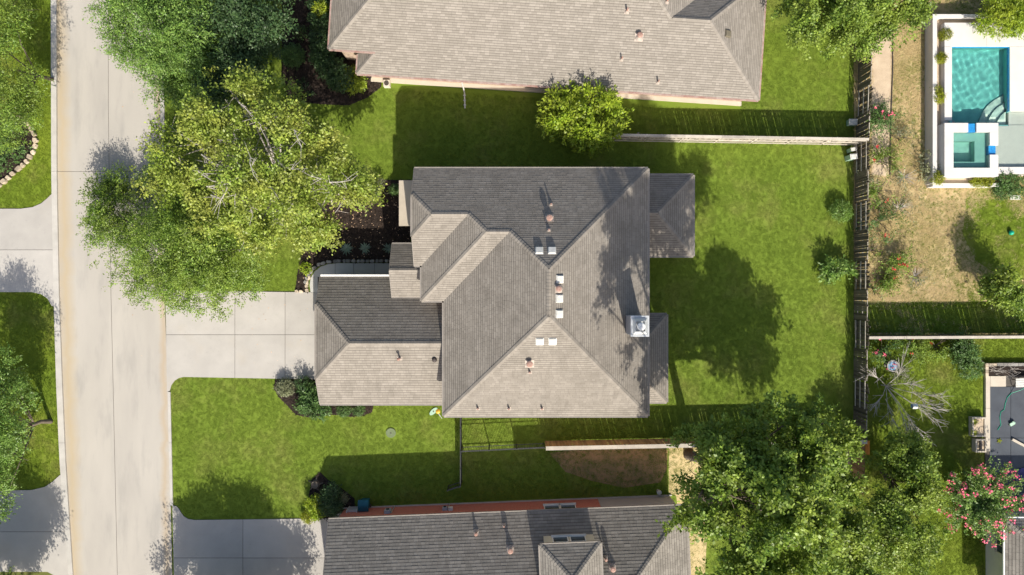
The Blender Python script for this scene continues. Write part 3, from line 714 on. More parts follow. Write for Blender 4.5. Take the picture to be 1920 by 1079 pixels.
EXCL.append([NL(-704,-2), NL(-8,-2), NL(-8,300), NL(-760,300), NL(-760,34), NL(-704,34)])

# ---------------------------------------------------------------- south neighbour
t2 = math.atan2(-25, 634); f1 = (math.cos(t2), math.sin(t2)); s1_ = (-math.sin(t2), math.cos(t2))
def SL(a, b): return (1269 + a*f1[0] + b*s1_[0], 925 + a*f1[1] + b*s1_[1])
def SPt(a, b, d, e=2.8): g = SL(a, b); return G(g[0], g[1], e + PITCH*d/S)
sh = thing('house', G(950, 1080), 'single-storey brick house with dark grey shingle roof and a hipped dormer, at the bottom edge', 'house')
sroof, spl = roof(sh, [
    [SPt(0,0,0), SPt(-634,0,0), SPt(-634,150,150), SPt(-150,150,150)],
    [SPt(0,0,0), SPt(-150,150,150), SPt(0,300,0)],
    [SPt(-634,150,150), SPt(-150,150,150), SPt(0,300,0), SPt(-634,300,0)]], M['sh_south'], 0.21, 300, seed=31)
wall(sh, [SL(-622,4), SL(-149,4), SL(-149,288), SL(-622,288)], -0.2, 2.8, M['brick'])
wall(sh, [SL(-148.7,4), SL(-14,4), SL(-14,288), SL(-148.7,288)], -0.2, 2.8, M['greywall'])
m = MB(); m.prism([G(*SL(-626,2)).xy, G(*SL(-10,2)).xy, G(*SL(-10,4)).xy, G(*SL(-626,4)).xy], -.1, .12); m.build('foundation_ledge', M['curb'], sh)
m = MB(); ga = [G(*SL(-622.2,14), 2.78), G(*SL(-622.2,286), 2.78), G(*SL(-622.2,150), 2.8+PITCH*136/S)]
m.add(ga+[v+Vector((.1,0,0)) for v in ga], [(2,1,0),(3,4,5),(0,1,4,3),(1,2,5,4),(2,0,3,5)]); m.build('gable_wall', M['stucco'], sh)
no = Vector((s1_[0]*-1, s1_[1], 0))
for a in (-237, -208): window(sh, G(*SL(a, 4), 1.75), no, 1.08, .9, 0)
# dormer
DE = 5.2
wall(sh, [SL(-256,36.5), SL(-170,36.5), SL(-170,140), SL(-256,140)], 2.9, DE, M['stucco'], 'dormer_wall')
droof, dpl = roof(sh, [[SPt(-264,36,0,DE), SPt(-162,36,0,DE), SPt(-213,87,51,DE)], [SPt(-264,36,0,DE), SPt(-213,87,51,DE), SPt(-213,97,51,DE), SPt(-264,148,0,DE)],
    [SPt(-162,36,0,DE), SPt(-213,87,51,DE), SPt(-213,97,51,DE), SPt(-162,148,0,DE)], [SPt(-264,148,0,DE), SPt(-213,97,51,DE), SPt(-162,148,0,DE)]], M['sh_south'], 0.19, 80, seed=33, name='dormer_roof')
for a in (-228, -198): window(sh, G(*SL(a, 36.5), 4.42), no, 1.02, 0.95, 0)
pipes(sroof, spl, [(893,998,.50,.07,True),(945,985,.36,.05,False),(957,1030,.46,.10,True),(1135,1046,.45,.06,True),(1148,1064,.46,.10,True)])
EXCL.append([SL(-630,5), SL(-8,5), SL(-8,300), SL(-630,300)])

# ---------------------------------------------------------------- south-east house
eh = thing('house', G(1930, 1047), 'cream sided house with white gutters at the bottom right corner', 'house')
def EP(x, y, d): return gp(x, y, 2.9, d)
roof(eh, [[EP(1830,947,0), EP(1930,1047,100), EP(1830,1147,0)], [EP(1830,947,0), EP(2030,947,0), EP(1930,1047,100)],
          [EP(2030,947,0), EP(2030,1147,0), EP(1930,1047,100)], [EP(2030,1147,0), EP(1830,1147,0), EP(1930,1047,100)]], M['sh_south'], 0.20, 60, seed=41, gutter=M['white'])
wall(eh, [(1848,958),(2015,958),(2015,1135),(1848,1135)], -.2, 2.88, M['stucco'])
window(eh, G(1848, 1008, 1.7), (-1,0,0), 1.15, 1.1, 1, M['coping'])
EXCL.append([(1846,955),(2030,955),(2030,1150),(1846,1150)])
# ---------------------------------------------------------------- fences
def fence(label, p0, p1, mat, sides, h=1.83, cap=0.0, group=None, seed=1, capmat=None, railmat=None, gap_every=0, lean=0.02):
    """plank fence between two grid points; sides: per panel, which way the planks face (+1 = left of p0->p1)."""
    rg = random.Random(seed); a, b = G(*p0), G(*p1); t = (b-a); ln = t.length; t.normalize(); n = Vector((-t.y, t.x, 0)); ang = math.atan2(t.y, t.x)
    root = thing('wood_fence', a, label, 'fence', group)
    w = 0.14; k = int(ln/(w+.006)); w = ln/k - .006; np_ = len(sides); pl = ln/np_
    mes = []
    for v in range(3):
        hh = h - .03*v*0.5; m = MB()
        m.add([(-w/2,-.009,.04),(w/2,-.009,.04),(w/2,.009,.04),(-w/2,.009,.04),(-w/2,-.009,hh-.03),(w/2,-.009,hh-.03),(w/2,.009,hh-.03),(-w/2,.009,hh-.03),(-w/2+.03,-.009,hh),(w/2-.03,-.009,hh),(w/2-.03,.009,hh),(-w/2+.03,.009,hh)],
              [(3,2,1,0),(0,1,5,4),(1,2,6,5),(2,3,7,6),(3,0,4,7),(4,5,9,8),(5,6,10,9),(6,7,11,10),(7,4,8,11),(8,9,10,11)])
        mes.append(m.mesh('plank', mat))
    for i in range(k):
        s = (i+.5)*ln/k; sd = sides[min(np_-1, int(s/pl))]
        if gap_every and rg.random() < gap_every: continue
        o = ob('plank', mes[rg.randrange(3)], root, t*s + n*(.055*sd))
        o.rotation_euler = (rg.gauss(0, lean), rg.gauss(0, lean*.5), ang + rg.gauss(0, lean*.6))
    for i in range(np_+1):
        m = MB(); c = a + t*min(max(i*pl, .05), ln-.05); sd = -sides[min(i, np_-1)]
        c = c + n*(.001*sd); m.obox(c+Vector((0,0,h/2-.06)), t*.044, n*.044, Vector((0,0,h/2-.02))); m.build('post', mat, root)
    for i in range(np_):
        sd = -sides[i]
        for z in (.3, .95, h-.22):
            m = MB(); s0, s1 = i*pl+.06, (i+1)*pl-.06
            m.obox(a+t*(s0+s1)/2+n*(.066*sd)+Vector((0,0,z)), t*(s1-s0)/2, n*.019, Vector((0,0,.045))); m.build('rail', railmat or mat, root)
    if cap:
        for i in range(np_):
            m = MB(); s0, s1 = i*pl+.003, (i+1)*pl-.003
            m.obox(a+t*(s0+s1)/2-n*sides[i]*max(0, cap/2-.085)+Vector((0,0,h+.02)), t*(s1-s0)/2, n*cap/2, Vector((0,0,.018))); m.build('cap_board', capmat or mat, root)
    return root
FG = 'plank fences between the yards'
# west side of the right hand fence seen from the lawn: +1 is west when running north
fence('weathered dark fence beside the gravel path, above the bleached cross fence', (1605,272), (1612,70), M['wood_g'], [1,-1,1,1], group=FG, seed=2, railmat=M['wood_l'], gap_every=.03, lean=.03)
fence('longest weathered grey fence between the wide back lawn and the dry yard', (1601,816), (1604,272.6), M['wood_g'], [1,-1,1,-1,1,-1,1,-1,1,-1], group=FG, seed=3, railmat=M['wood_l'], gap_every=.03, lean=.03)
fence('pale bleached fence between the two north lawns, starting at the bright green shrub', (1140,264), (1604,272), M['wood_l'], [1]*7, cap=.17, group=FG, seed=4)
fence('brown fence with a pale cap board south of the lawn, partly under the big tree', (1601,817), (1021,828.5), M['wood_b'], [-1]*9, cap=.27, capmat=M['wood_l'], group=FG, seed=5)
fence('grey fence with pale cap board separating the dry yard from the flowering beds', (1604.5,630), (1985,628), M['wood_g'], [1]*6, cap=.19, capmat=M['wood_l'], group=FG, seed=6)
fence('short red-brown fence running south behind the orange panels', (1597,819), (1597,915), M['wood_b'], [-1,-1], group=FG, seed=7)
fence('distant weathered fence at the top right, below the leafy tree crown', (1612,69.6), (1617,-60), M['wood_g'], [1,-1], group=FG, seed=8, railmat=M['wood_l'])
m = thing('wooden_screen', G(1614, 846), 'bright orange stained wooden screen lying flat behind the fence corner', 'screen')
for k in range(6):
    q = MB(); c = G(1602+4.6*k, 826); d = G(1606.2+4.6*k, 852); q.box(c.x, d.x, d.y, c.y, .1, .13); q.build('board', M['orange'], m)
for y in (828, 848):
    q = MB(); c = G(1602, y); d = G(1629, y+2.5); q.box(c.x, d.x, d.y, c.y, 0, .097); q.build('batten', M['orange'], m)

def iron_fence(label, p0, p1, h=1.5, braces=False):
    a, b = G(*p0), G(*p1); t = b-a; ln = t.length; t.normalize(); n = Vector((-t.y, t.x, 0))
    root = thing('iron_fence', a, label, 'iron fence', 'black iron fences by the side yard'); k = int(ln/.115)
    bm = MB(); bm.box(-.011, .011, -.011, .011, .06, h-.02); me = bm.mesh('bar', M['iron'])
    for i in range(1, k): ob('bar', me, root, t*(i*ln/k)).rotation_euler = (0, 0, math.atan2(t.y, t.x))
    for z in (.16, h-.22, h):
        m = MB(); m.obox(a+t*ln/2+Vector((0,0,z)), t*ln/2, n*.022, Vector((0,0,.018))); m.build('rail', M['iron'], root)
    for i in range(int(ln/2.3)+2):
        m = MB(); m.obox(a+t*min(ln, i*ln/(int(ln/2.3)+1))+Vector((0,0,h/2)), t*.034, n*.034, Vector((0,0,h/2+.06))); m.build('post', M['iron'], root)
    return root
iron_fence('black iron fence running from the house corner down to the shaded gate', (866,757), (866,836.5))
iron_fence('black iron fence along the top of the shaded strip, ending at the brown plank fence', (867.5,838), (1019,831))
iron_fence('black iron fence crossing the shaded side yard to the brick house', (866,839.5), (866,901))
iron_fence('black iron gate standing ajar near the brick wall', (864.5,903), (842,910), 1.35)

# ---------------------------------------------------------------- pool garden (raised deck)
DZ = 1.0
pw = thing('planter_wall', G(1745, 200), 'white raised planter wall around the pool terrace', 'planter wall')
def pbox(x0, x1, y0, y1, z0, z1, name, mat, parent, zref=None):
    zr = z1 if zref is None else zref
    a, b = P(x0, y0, zr), P(x1, y1, zr); m = MB(); m.box(a.x, b.x, a.y, b.y, z0, z1); return m.build(name, mat, parent)
WZ = .95
pbox(1749, 1757, 33, 343.8, -.1, WZ, 'wall_run', M['deckw'], pw)
pbox(1749, 1940, 27, 32.9, -.1, WZ, 'wall_run', M['deckw'], pw)
pbox(1749, 1873, 344, 350, -.1, WZ*.8, 'wall_run', M['deckw'], pw, WZ*.8)
for q in ((1757.2,1770.6,33.2,343.6),(1770.8,1868,33.2,42.6),(1770.8,1868,331.6,343.6)): pbox(*q, -.2, .55, 'planter_soil', M['path'], pw, WZ)
EXCL.append([G2 for G2 in ((1736,30),(2000,30),(2000,330),(1880,335),(1860,340),(1736,340))])
dk = tag(bpy.data.objects.new('pool_deck', None), kind='structure'); link(dk)
for x0, x1, y0, y1 in ((1771,1960,43,87.5),(1771,1785,88,226),(1893.5,1960,88,208.5)):
    xs = [x0] + [x for x in (1850,) if x0 < x < x1-20] + [x1]
    for a, b in zip(xs, xs[1:]): pbox(a+.15, b-.15, y0, y1, -.1, DZ, 'deck_slab', M['deckw'], dk)
pbox(1769, 1790, 226.5, 234, -.1, .80, 'deck_slab', M['deckw'], dk)
pool = thing('swimming_pool', P(1840, 150, 0), 'turquoise swimming pool with curved steps in the white terrace', 'pool')
a, b = P(1785, 88, DZ), P(1893, 88, DZ); c = P(1893, 232, DZ)
px0, px1, py0, py1 = a.x, b.x, c.y, a.y
FL = .06
m = MB(); m.box(px0-.05, px1+.05, py0-.05, py1+.05, FL-.1, FL); m.build('pool_floor', M['plaster'], pool)
m = MB(); m.box(px0-.12, px0-.002, py0, py1+.12, FL, DZ-.04); m.box(px1+.002, px1+.12, P(0,209,DZ).y, py1+.12, FL, DZ-.04); m.box(px0-.002, px1+.002, py1+.002, py1+.12, FL, DZ-.04); m.box(px0-.12, px1+.12, py0-.12, py0-.002, FL, DZ-.3)
m.build('pool_wall', M['plaster'], pool)
m = MB(); z = DZ-.16; m.box(px0, px1, py0+.55, py1, DZ-.20, DZ-.05)
tl = MB()
tl.box(px0, px0+.02, py0, py1, DZ-.30, DZ-.05); tl.box(px1-.02, px1, P(0,209,DZ).y, py1, DZ-.30, DZ-.05); tl.box(px0+.02, px1-.02, py1-.02, py1, DZ-.30, DZ-.05)
tl.build('tile_band', M['tileblue'], pool)
_rw = random.Random(12); WV = [(math.cos(a)*f, math.sin(a)*f, _rw.uniform(0, 6.3), .030/f**.9) for a, f in ((_rw.uniform(0, 6.283), _rw.uniform(4, 17)) for _ in range(22))]
def wavy(x, y): return sum(q*math.sin(kx*x+ky*y+p+.5*math.sin(ky*x*.3)) for kx, ky, p, q in WV)*.55
def water(name, x0, x1, y0, y1, z, parent, nx=60, ny=80, amp=1.0, mat=None):
    m = MB(); vs = []; fs = []
    for j in range(ny+1):
        for i in range(nx+1):
            x = x0+(x1-x0)*i/nx; y = y0+(y1-y0)*j/ny; vs.append((x, y, z+amp*wavy(x, y)))
    for j in range(ny):
        for i in range(nx): k = j*(nx+1)+i; fs.append((k, k+1, k+nx+2, k+nx+1))
    m.add(vs, fs); return m.build(name, mat or M['water'], parent, smooth=True)
water('water', px0+.021, px1-.021, py0+.02, py1-.021, DZ-.17, pool)
# curved entry steps in the south-east corner
cc = P(1905, 243, DZ-.4); 
for k, (r, z) in enumerate(((2.55, .2), (2.0, .38), (1.45, .56))):
    pts = [(cc.x + r*math.cos(math.radians(q)), cc.y + r*math.sin(math.radians(q))) for q in range(90, 186, 8)]
    pts = [(min(p[0], px1-.03), p[1]) for p in pts] + [(min(cc.x, px1-.03), cc.y)]
    m = MB(); m.prism(pts, FL, z); m.build('step', M['shelf'], pool)
# shallow shelf beside the spa
sx0, sx1, sy0, sy1 = P(1869.5,0,DZ).x, P(1960,0,DZ).x, P(0,313,DZ).y, P(0,209,DZ).y
m = MB(); m.box(px1+.121, sx1, sy0, sy1, -.1, DZ-.26); m.build('tanning_shelf', M['shelf'], pool)
m = MB(); m.box(sx0, px1+.12, sy0, py0-.121, -.1, DZ-.26); m.build('tanning_shelf', M['shelf'], pool)
water('water', sx0, sx1, sy0, py0-.125, DZ-.17, pool, 40, 40, .4, M['water_c']); water('water', px1+.122, sx1, py0-.124, sy1, DZ-.17, pool, 30, 12, .4, M['water_c'])
pbox(1869, 1960, 313.5, 326, -.1, DZ, 'deck_slab', M['deckw'], dk)
# spa
SZ = 1.4
spa = thing('hot_tub', P(1820, 281, 0), 'square raised hot tub with white coping and blue tile spillways', 'hot tub')
ox0, ox1, oy0, oy1 = 1771, 1872, 231, 331; ix0, ix1, iy0, iy1 = 1788, 1856, 248, 315
for x0, x1, y0, y1 in ((ox0,1815.4,oy0,iy0-.1),(1831,ox1,oy0,iy0-.1),(ox0,ix0-.1,iy0,iy1),(ix1+.1,ox1,iy0,272.6),(ix1+.1,ox1,290.4,iy1),(ox0,ox1,iy1+.1,oy1)):
    pbox(x0, x1, y0, y1, 0.0, SZ, 'coping', M['deckw'], spa)
pbox(1815.8, 1830.6, oy0+.5, iy0-.1, 0, SZ-.12, 'spillway', M['tileblue'], spa, SZ); pbox(ix1+.1, 1869, 273, 290, 0, SZ-.12, 'spillway', M['tileblue'], spa, SZ)
pbox(ix0, ix1, iy0, iy1, 0, .30, 'spa_floor', M['spa_pl'], spa, SZ)
for x0, x1, y0, y1 in ((ix0,ix1,iy0,iy0+15),(ix0,ix0+4,iy0+15.1,iy1-13.1),(ix1-22,ix1,iy0+15.1,iy1-13.1),(ix0,ix1,iy1-13,iy1)):
    pbox(x0, x1, y0, y1, .3, .92, 'spa_seat', M['spa_pl'], spa, SZ)
a, b = P(ix0, iy1, SZ), P(ix1, iy0, SZ); water('spa_water', a.x, b.x, a.y, b.y, SZ-.14, spa, 24, 24, .35)

for o_ in list(pool.children) + list(spa.children):
    if 'water' in o_.name: o_.cycles.is_caustics_caster = True
    else: o_.cycles.is_caustics_receiver = True
# ---------------------------------------------------------------- south-east patio
pt = slab_set('patio', [(1846,704),(1990,704),(1990,950),(1846,950)], grid([(1853,725),(1990,725),(1990,950),(1853,950)], [1853,1893,1990], [725,821,950]), M['bluegrey'], 0.12, sub='bluegrey_slab')
for y0, y1 in ((705,765),(765.5,845)):
    m = MB(); a, b = G(1844.5,y0), G(1852.5,y1); m.box(a.x, b.x, b.y, a.y, -.1, .22); m.build('coping_stone', M['coping'], pt)
m = MB(); a, b = G(1853,705), G(1882,724.5); m.box(a.x, b.x, b.y, a.y, -.1, .22); m.build('coping_stone', M['coping'], pt)
bed = thing('raised_bed', G(1880, 692), 'brick edged raised bed of dark soil with dead twigs beside the slate patio', 'raised bed')
for k in range(3): 
    m = MB(); a, b = G(1842+7.1*k, 681), G(1848.6+7.1*k, 686.5); m.box(a.x, b.x, b.y, a.y, -.1, .34); m.build('brick', M['stone'], bed)
for k in range(3):
    m = MB(); a, b = G(1842, 687+6*k), G(1847.5, 692.5+6*k); m.box(a.x, b.x, b.y, a.y, -.1, .34); m.build('brick', M['stone'], bed)
for k in range(6):
    m = MB(); a, b = G(1864+20*k, 680.5), G(1883.5+20*k, 686); m.box(a.x, b.x, b.y, a.y, -.1, .32); m.build('edging_block', M['stone_g'], bed)
m = MB(); a, b = G(1848,687), G(1985,703.5); m.box(a.x, b.x, b.y, a.y, -.1, .2); m.build('soil', M['mulch'], bed)
EXCL.append([(1840,680),(1990,680),(1990,955),(1840,955)])
rr = random.Random(4)
tw = MB()
for k in range(26):
    a = G(1852+rr.random()*45, 690+rr.random()*11, .2); tw.tube([a, a+Vector((rr.gauss(0,.3), rr.gauss(0,.2), .25+.2*rr.random())), a+Vector((rr.gauss(0,.6), rr.gauss(0,.35), .3+.3*rr.random()))], [.012,.009,.004], 4)
tw.build('dead_twigs', M['bark_w'], bed)
for (x0, x1, y0, y1), lab in (((1816,1841,781,817), 'square sand coloured planter box with two spiky plants beside the slate patio'), ((1822,1842,822,846), 'lower sand coloured planter box split by a dark slat beside the slate patio')):
    r = thing('planter_box', G((x0+x1)/2, (y0+y1)/2), lab, 'planter')
    for q in ((x0,x1,y0,y0+2.5),(x0,x1,y1-2.5,y1),(x0,x0+2.5,y0+2.6,y1-2.6),(x1-2.5,x1,y0+2.6,y1-2.6)):
        m = MB(); a, b = G(q[0], q[2]), G(q[1], q[3]); m.box(a.x, b.x, b.y, a.y, -.05, .42); m.build('side_board', M['coping'], r)
    m = MB(); a, b = G(x0+2.6, y0+2.6), G(x1-2.6, y1-2.6); m.box(a.x, b.x, b.y, a.y, 0, .33); m.build('soil', M['path'], r)
    if y0 > 800:
        m = MB(); a, b = G((x0+x1)/2-1.5, y0+2.6), G((x0+x1)/2+1.5, y1-2.6); m.box(a.x, b.x, b.y, a.y, .33, .44); m.build('slat', M['darkmetal'], r)
# clutter on the patio
r = thing('garden_hose', G(1880, 745), 'green garden hose snaking over the dark slate patio', 'hose')
m = MB(); m.tube([G(1925,712,.75), G(1915,722,.62), G(1905,730,.45), G(1893,737,.16), G(1886,745,.14), G(1882,757,.14), G(1880,768,.14), G(1874,772,.14), G(1872,782,.14), G(1874,796,.14), G(1868,806,.14)], .022, 8); m.build('tube', M['hose'], r)
m = MB(); m.tube([G(1925,712,.75), G(1928,710,.78)], .03, 8); m.build('nozzle', M['zinc'], r)
r = thing('patio_table', G(1905, 712), 'small pale slatted table at the edge of the frame with the hose over it', 'table')
for k in range(4):
    m = MB(); a = G(1893, 709+4.2*k, .6); m.obox(a+Vector((.75,0,0)), (.75,.04,0), (-.004,.07,0), (0,0,.018)); m.build('slat', M['ventw'], r)
for x, y in ((1895,711),(1895,722),(1928,711),(1928,721)):
    m = MB(); a = G(x, y); m.box(a.x-.025, a.x+.025, a.y-.025, a.y+.025, .12, .58); m.build('leg', M['darkmetal'], r)
r = thing('plastic_toy', G(1894, 794), 'small pale toy lying on the slate patio', 'toy')
m = MB(); c = G(1894,794,.2)
m.obox(c, (.16,.09,0), (-.05,.10,.02), (0,0,.05)); m.obox(c+Vector((.05,.1,.07)), (.1,-.05,0), (.02,.05,0), (0,0,.04)); m.build('body', M['greenp'], r)
for dx, dy in ((-.16,-.1),(.16,-.08),(-.1,.16),(.14,.2)):
    m = MB(); m.lathe((c.x+dx, c.y+dy, .125), [(.05,0),(.05,.04)], 10); m.build('wheel', M['darkmetal'], r)
r = thing('beach_towel', G(1912, 889), 'crumpled purple towel on the slate patio', 'towel')
m = MB(); vs = []; fs = []
for j in range(9):
    for i in range(9):
        x, y = (i/8-.5), (j/8-.5); vs.append(tuple(G(1913, 888, .15) + Vector((x*.75*(1-.4*y), y*.85+.15*x, .05+.05*math.sin(9*x+3*y)*math.cos(7*y)+.03*math.sin(17*x)))))
for j in range(8):
    for i in range(8): k = j*9+i; fs.append((k,k+1,k+10,k+9))
m.add(vs, fs); m.build('cloth', M['cloth'], r, True)
r = thing('lounge_chair', G(1908, 945), 'dark folding garden chair on the slate patio near the house wall', 'chair')
c = G(1908, 938)
for (a, b) in (((-.35,-.3,.12),(.35,.3,.55)),((.35,-.3,.12),(-.35,.3,.55)),((-.35,.3,.55),(-.45,.7,.9)),((.35,.3,.55),(.30,.75,.9)),((-.45,.7,.9),(.30,.75,.9)),((-.38,-.32,.5),(.36,-.3,.5))):
    m = MB(); m.tube([c+Vector(a), c+Vector(b)], .018, 6); m.build('frame_tube', M['meter'], r)
m = MB(); m.obox(c+Vector((0,0,.5)), (.34,0,0), (0,.28,0), (0,0,.012)); m.build('seat', M['darkmetal'], r)
r = thing('storage_box', G(1868, 942), 'grey blue storage box standing against the cream house wall', 'box')
m = MB(); a, b = G(1858,928), G(1877,950); m.box(a.x, b.x, b.y, a.y, .12, .55); m.build('body', M['meter'], r)
m = MB(); m.box(a.x-.03, b.x+.03, b.y-.03, a.y+.03, .553, .61); m.build('lid', M['meter'], r)
r = thing('wooden_beam', G(1905, 828), 'pale timber beam lying across the slate patio', 'beam')
m = MB(); m.bar(G(1894,823,.19), G(1928,841,.19), .16, .12); m.build('timber', M['coping'], r)
for nm, x, y in (('leaf_toy', 1871, 826),):
    r = thing(nm, G(x, y), 'small lime green star shaped toy on the slate patio', 'toy')
    m = MB(); c = G(x, y, .13)
    for q in range(5): m.obox(c+Vector((math.cos(q*1.256)*.09, math.sin(q*1.256)*.09, .02)), (math.cos(q*1.256)*.09, math.sin(q*1.256)*.09, 0), (-math.sin(q*1.256)*.035, math.cos(q*1.256)*.035, 0), (0,0,.018+.001*q))
    m.build('star', M['lf_lime'], r)

# ---------------------------------------------------------------- yard objects
r = thing('ball', G(1893, 437, 0), 'green ball on the grass by the right edge', 'ball')
m = MB(); R_ = .17
prof = [(R_*math.sin(math.pi*i/12)+.0005, R_-R_*math.cos(math.pi*i/12)) for i in range(13)]
m.lathe(G(1893,437,.0), prof, 24); m.build('shell', M['ball'], r, True)
m = MB(); m.lathe(G(1893,437,2*R_-.004), [(.018,0),(.012,.008)], 10); m.build('valve', M['darkmetal'], r)
def pedestal(x, y, tilt, s, label, dz=.9):
    r = thing('utility_pedestal', G(x, y), label, 'utility box', 'pale green utility boxes by the fence')
    m = MB(); c = G(x, y); u = Vector((math.cos(tilt), math.sin(tilt), 0)); v = Vector((-u.y, u.x, 0))
    m.obox(c+Vector((0,0,dz*.45)), u*.24*s, v*.17*s, Vector((0,0,dz*.45))); m.build('cabinet', M['greenp'], r)
    k = MB(); k.obox(c+Vector((0,0,dz*.9+.03)), u*.26*s, v*.19*s, Vector((0,0,.029))); k.obox(c+Vector((0,0,dz*.9+.075)), u*.20*s, v*.14*s, Vector((0,0,.015))); k.build('lid', M['ventw'], r)
    return r
pedestal(1590, 298, .1, 1.0, 'larger pale green utility pedestal in the lawn corner under the bleached fence')
pedestal(1592, 283.5, .25, .75, 'smaller pale utility pedestal right against the bleached fence corner', .7)
pedestal(1594, 232, 0, 1.15, 'low grey green utility box on the strip above the bleached fence', .45)
r = thing('wheeled_bin', G(688, 941), 'teal wheeled rubbish bin standing against the red brick wall', 'bin')
c = G(687, 940); m = MB()
a = [(c.x-.26,c.y-.30,.08),(c.x+.26,c.y-.30,.08),(c.x+.26,c.y+.24,.08),(c.x-.26,c.y+.24,.08)]; b = [(c.x-.34,c.y-.36,1.02),(c.x+.34,c.y-.36,1.02),(c.x+.34,c.y+.34,1.02),(c.x-.34,c.y+.34,1.02)]
m.add(a+b, [(3,2,1,0),(4,5,6,7),(0,1,5,4),(1,2,6,5),(2,3,7,6),(3,0,4,7)]); m.build('body', M['bin'], r)
m = MB(); n = 8; pr = [(-.40+.80*i/n, 1.03+.10*math.sin(math.pi*i/n)) for i in range(n+1)]
vs = [(c.x-.37, c.y+p[0], p[1]) for p in pr] + [(c.x+.37, c.y+p[0], p[1]) for p in pr]; k = n+1
m.add(vs, [(i, i+1, k+i+1, k+i)[::-1] for i in range(n)] + [tuple(range(k)), tuple(range(k, 2*k))[::-1], (0, k, 2*k-1, k-1)]); m.build('lid', M['bin'], r)
m = MB(); m.tube([(c.x-.3, c.y-.40, 1.04), (c.x+.3, c.y-.40, 1.04)], .025, 8); m.build('handle', M['darkmetal'], r)
for sx in (-1, 1):
    m = MB(); m.tube([(c.x+sx*.30, c.y-.28, .12), (c.x+sx*.36, c.y-.28, .12)], .12, 14); m.build('wheel', M['darkmetal'], r)
def wallbox(a, z, w, h, d, name, label, cat, mat, pipes_=True):
    g = SL(a, 4); c = G(g[0], g[1], z); side = Vector((f1[0], -f1[1], 0))
    r = thing(name, Vector((c.x, c.y, 0)), label, cat)
    m = MB(); m.obox(c+no*(d/2+.002), side*w/2, no*d/2, Vector((0,0,h/2))); m.build('cabinet', mat, r)
    if pipes_:
        m = MB(); m.tube([c+no*.06+side*(w/2+.06)+Vector((0,0,.25)), c+no*.06+side*(w/2+.06)+Vector((0,0,-z))], .03, 8); m.build('conduit', M['zinc'], r)
        m = MB(); q = c+no*(d+.003)+Vector((0,0,h*.1)); m.tube([q, q+no*.07], w*.28, 14); m.build('dial', M['glass'], r)
    return r
wallbox(-536, 1.3, .42, .55, .22, 'electric_meter', 'grey electric meter box on the brick wall right of the teal bin', 'meter', M['meter'])
wallbox(-432, 1.2, .34, .42, .2, 'electric_meter', 'pair of pale meter boxes on the brick wall near the iron gate', 'meter', M['meter'])
wallbox(-421, 1.35, .3, .3, .22, 'gas_meter', 'small pale gas meter right beside the pair of meter boxes', 'meter', M['ventw'], False)
r = thing('air_vent', G(*SL(-612, 14)), 'white louvred vent leaning on the left end of the brick wall', 'vent'); g = SL(-604, 2)
c = G(g[0], g[1], .55); side = Vector((f1[0], -f1[1], 0)); 
for sx in (-1, 1):
    m = MB(); m.obox(c+side*sx*.36, side*.03, no*.1, Vector((0,0,.5))); m.build('stile', M['ventw'], r)
for k in range(6):
    m = MB(); m.obox(c+Vector((0,0,-.42+.16*k)), side*.327, no*.07+Vector((0,0,.02)), Vector((0,0,.02))); m.build('louvre', M['ventw'], r)
r = thing('basketball_hoop', G(818, 768), 'yellow headed garden ornament on a thin pole at the garage corner', 'ornament')
m = MB(); c = G(822, 770); m.tube([c, c+Vector((.05,.05,1.0))], .018, 6); m.build('pole', M['zinc'], r)
m = MB(); m.tube([c+Vector((.05,.05,.98)), c+Vector((.2,-.2,.9)), c+Vector((.32,-.45,.6))], .02, 6); m.build('arm', M['zinc'], r)
m = MB(); m.lathe(c+Vector((.08,.12,.98)), [(.04,0),(.17,.06),(.15,.14),(.03,.2)], 12); m.build('head', M['yellow'], r)
r.name = 'garden_ornament'
# loose oval pads beside it
for nm, x, y, rx, ry, ang, lab in (('oval_pad', 813, 771.5, .36, .17, .75, 'pale green oval pad lying on the lawn by the garage corner'), ('drain_cover', 733, 812, .36, .34, 0, 'worn grey green drain cover in the middle of the front side lawn')):
    r = thing(nm, G(x, y), lab, 'cover'); m = MB(); n = 20; c = G(x, y)
    pts = [(c.x+rx*math.cos(q)*math.cos(ang)-ry*math.sin(q)*math.sin(ang), c.y+rx*math.cos(q)*math.sin(ang)+ry*math.sin(q)*math.cos(ang)) for q in [2*math.pi*i/n for i in range(n)]]
    m.prism(pts, -.02, .07); m.build('plate', M['drain'] if nm == 'drain_cover' else M['greenp'], r)
    m = MB(); m.lathe((c.x, c.y, .0705), [(.05,0),(.04,.015)], 12); m.build('lift_hole', M['darkmetal'], r)
EXCL.append([(720,800),(744,800),(744,824),(720,824)])
r = thing('downspout', G(873, 170), 'thin white downspout pipe reaching out from the north house over the grass', 'pipe')
m = MB(); m.tube([G(869,167,2.6), G(870,170,.4), G(871,175,.10), G(872,204,.08)], .05, 8); m.build('tube', M['ventw'], r)
for k in range(3):
    m = MB(); q = G(871+.3*k, 180+9*k, .1); m.obox(q, (.10,0,0), (0,.02,0), (0,0,.05)); m.build('clip', M['zinc'], r)
r = thing('air_conditioner', G(727, 158), 'small pale air conditioning unit by the corner of the north house', 'air conditioner')
c = G(727,160); m = MB(); m.box(c.x-.22, c.x+.22, c.y-.22, c.y+.22, .0, .5); m.build('casing', M['trim'], r)
m = MB(); m.lathe((c.x, c.y, .5), [(.18,0),(.17,.03)], 16); m.build('fan_grille', M['darkmetal'], r)
r = thing('bird_bath', G(1662, 684), 'round grey bird bath among the flowers below the fence', 'bird bath')
c = G(1662,684); m = MB(); m.lathe(c, [(.20,0),(.16,.06),(.08,.15),(.07,.6),(.12,.68)], 16); m.build('pedestal', M['stone_g'], r)
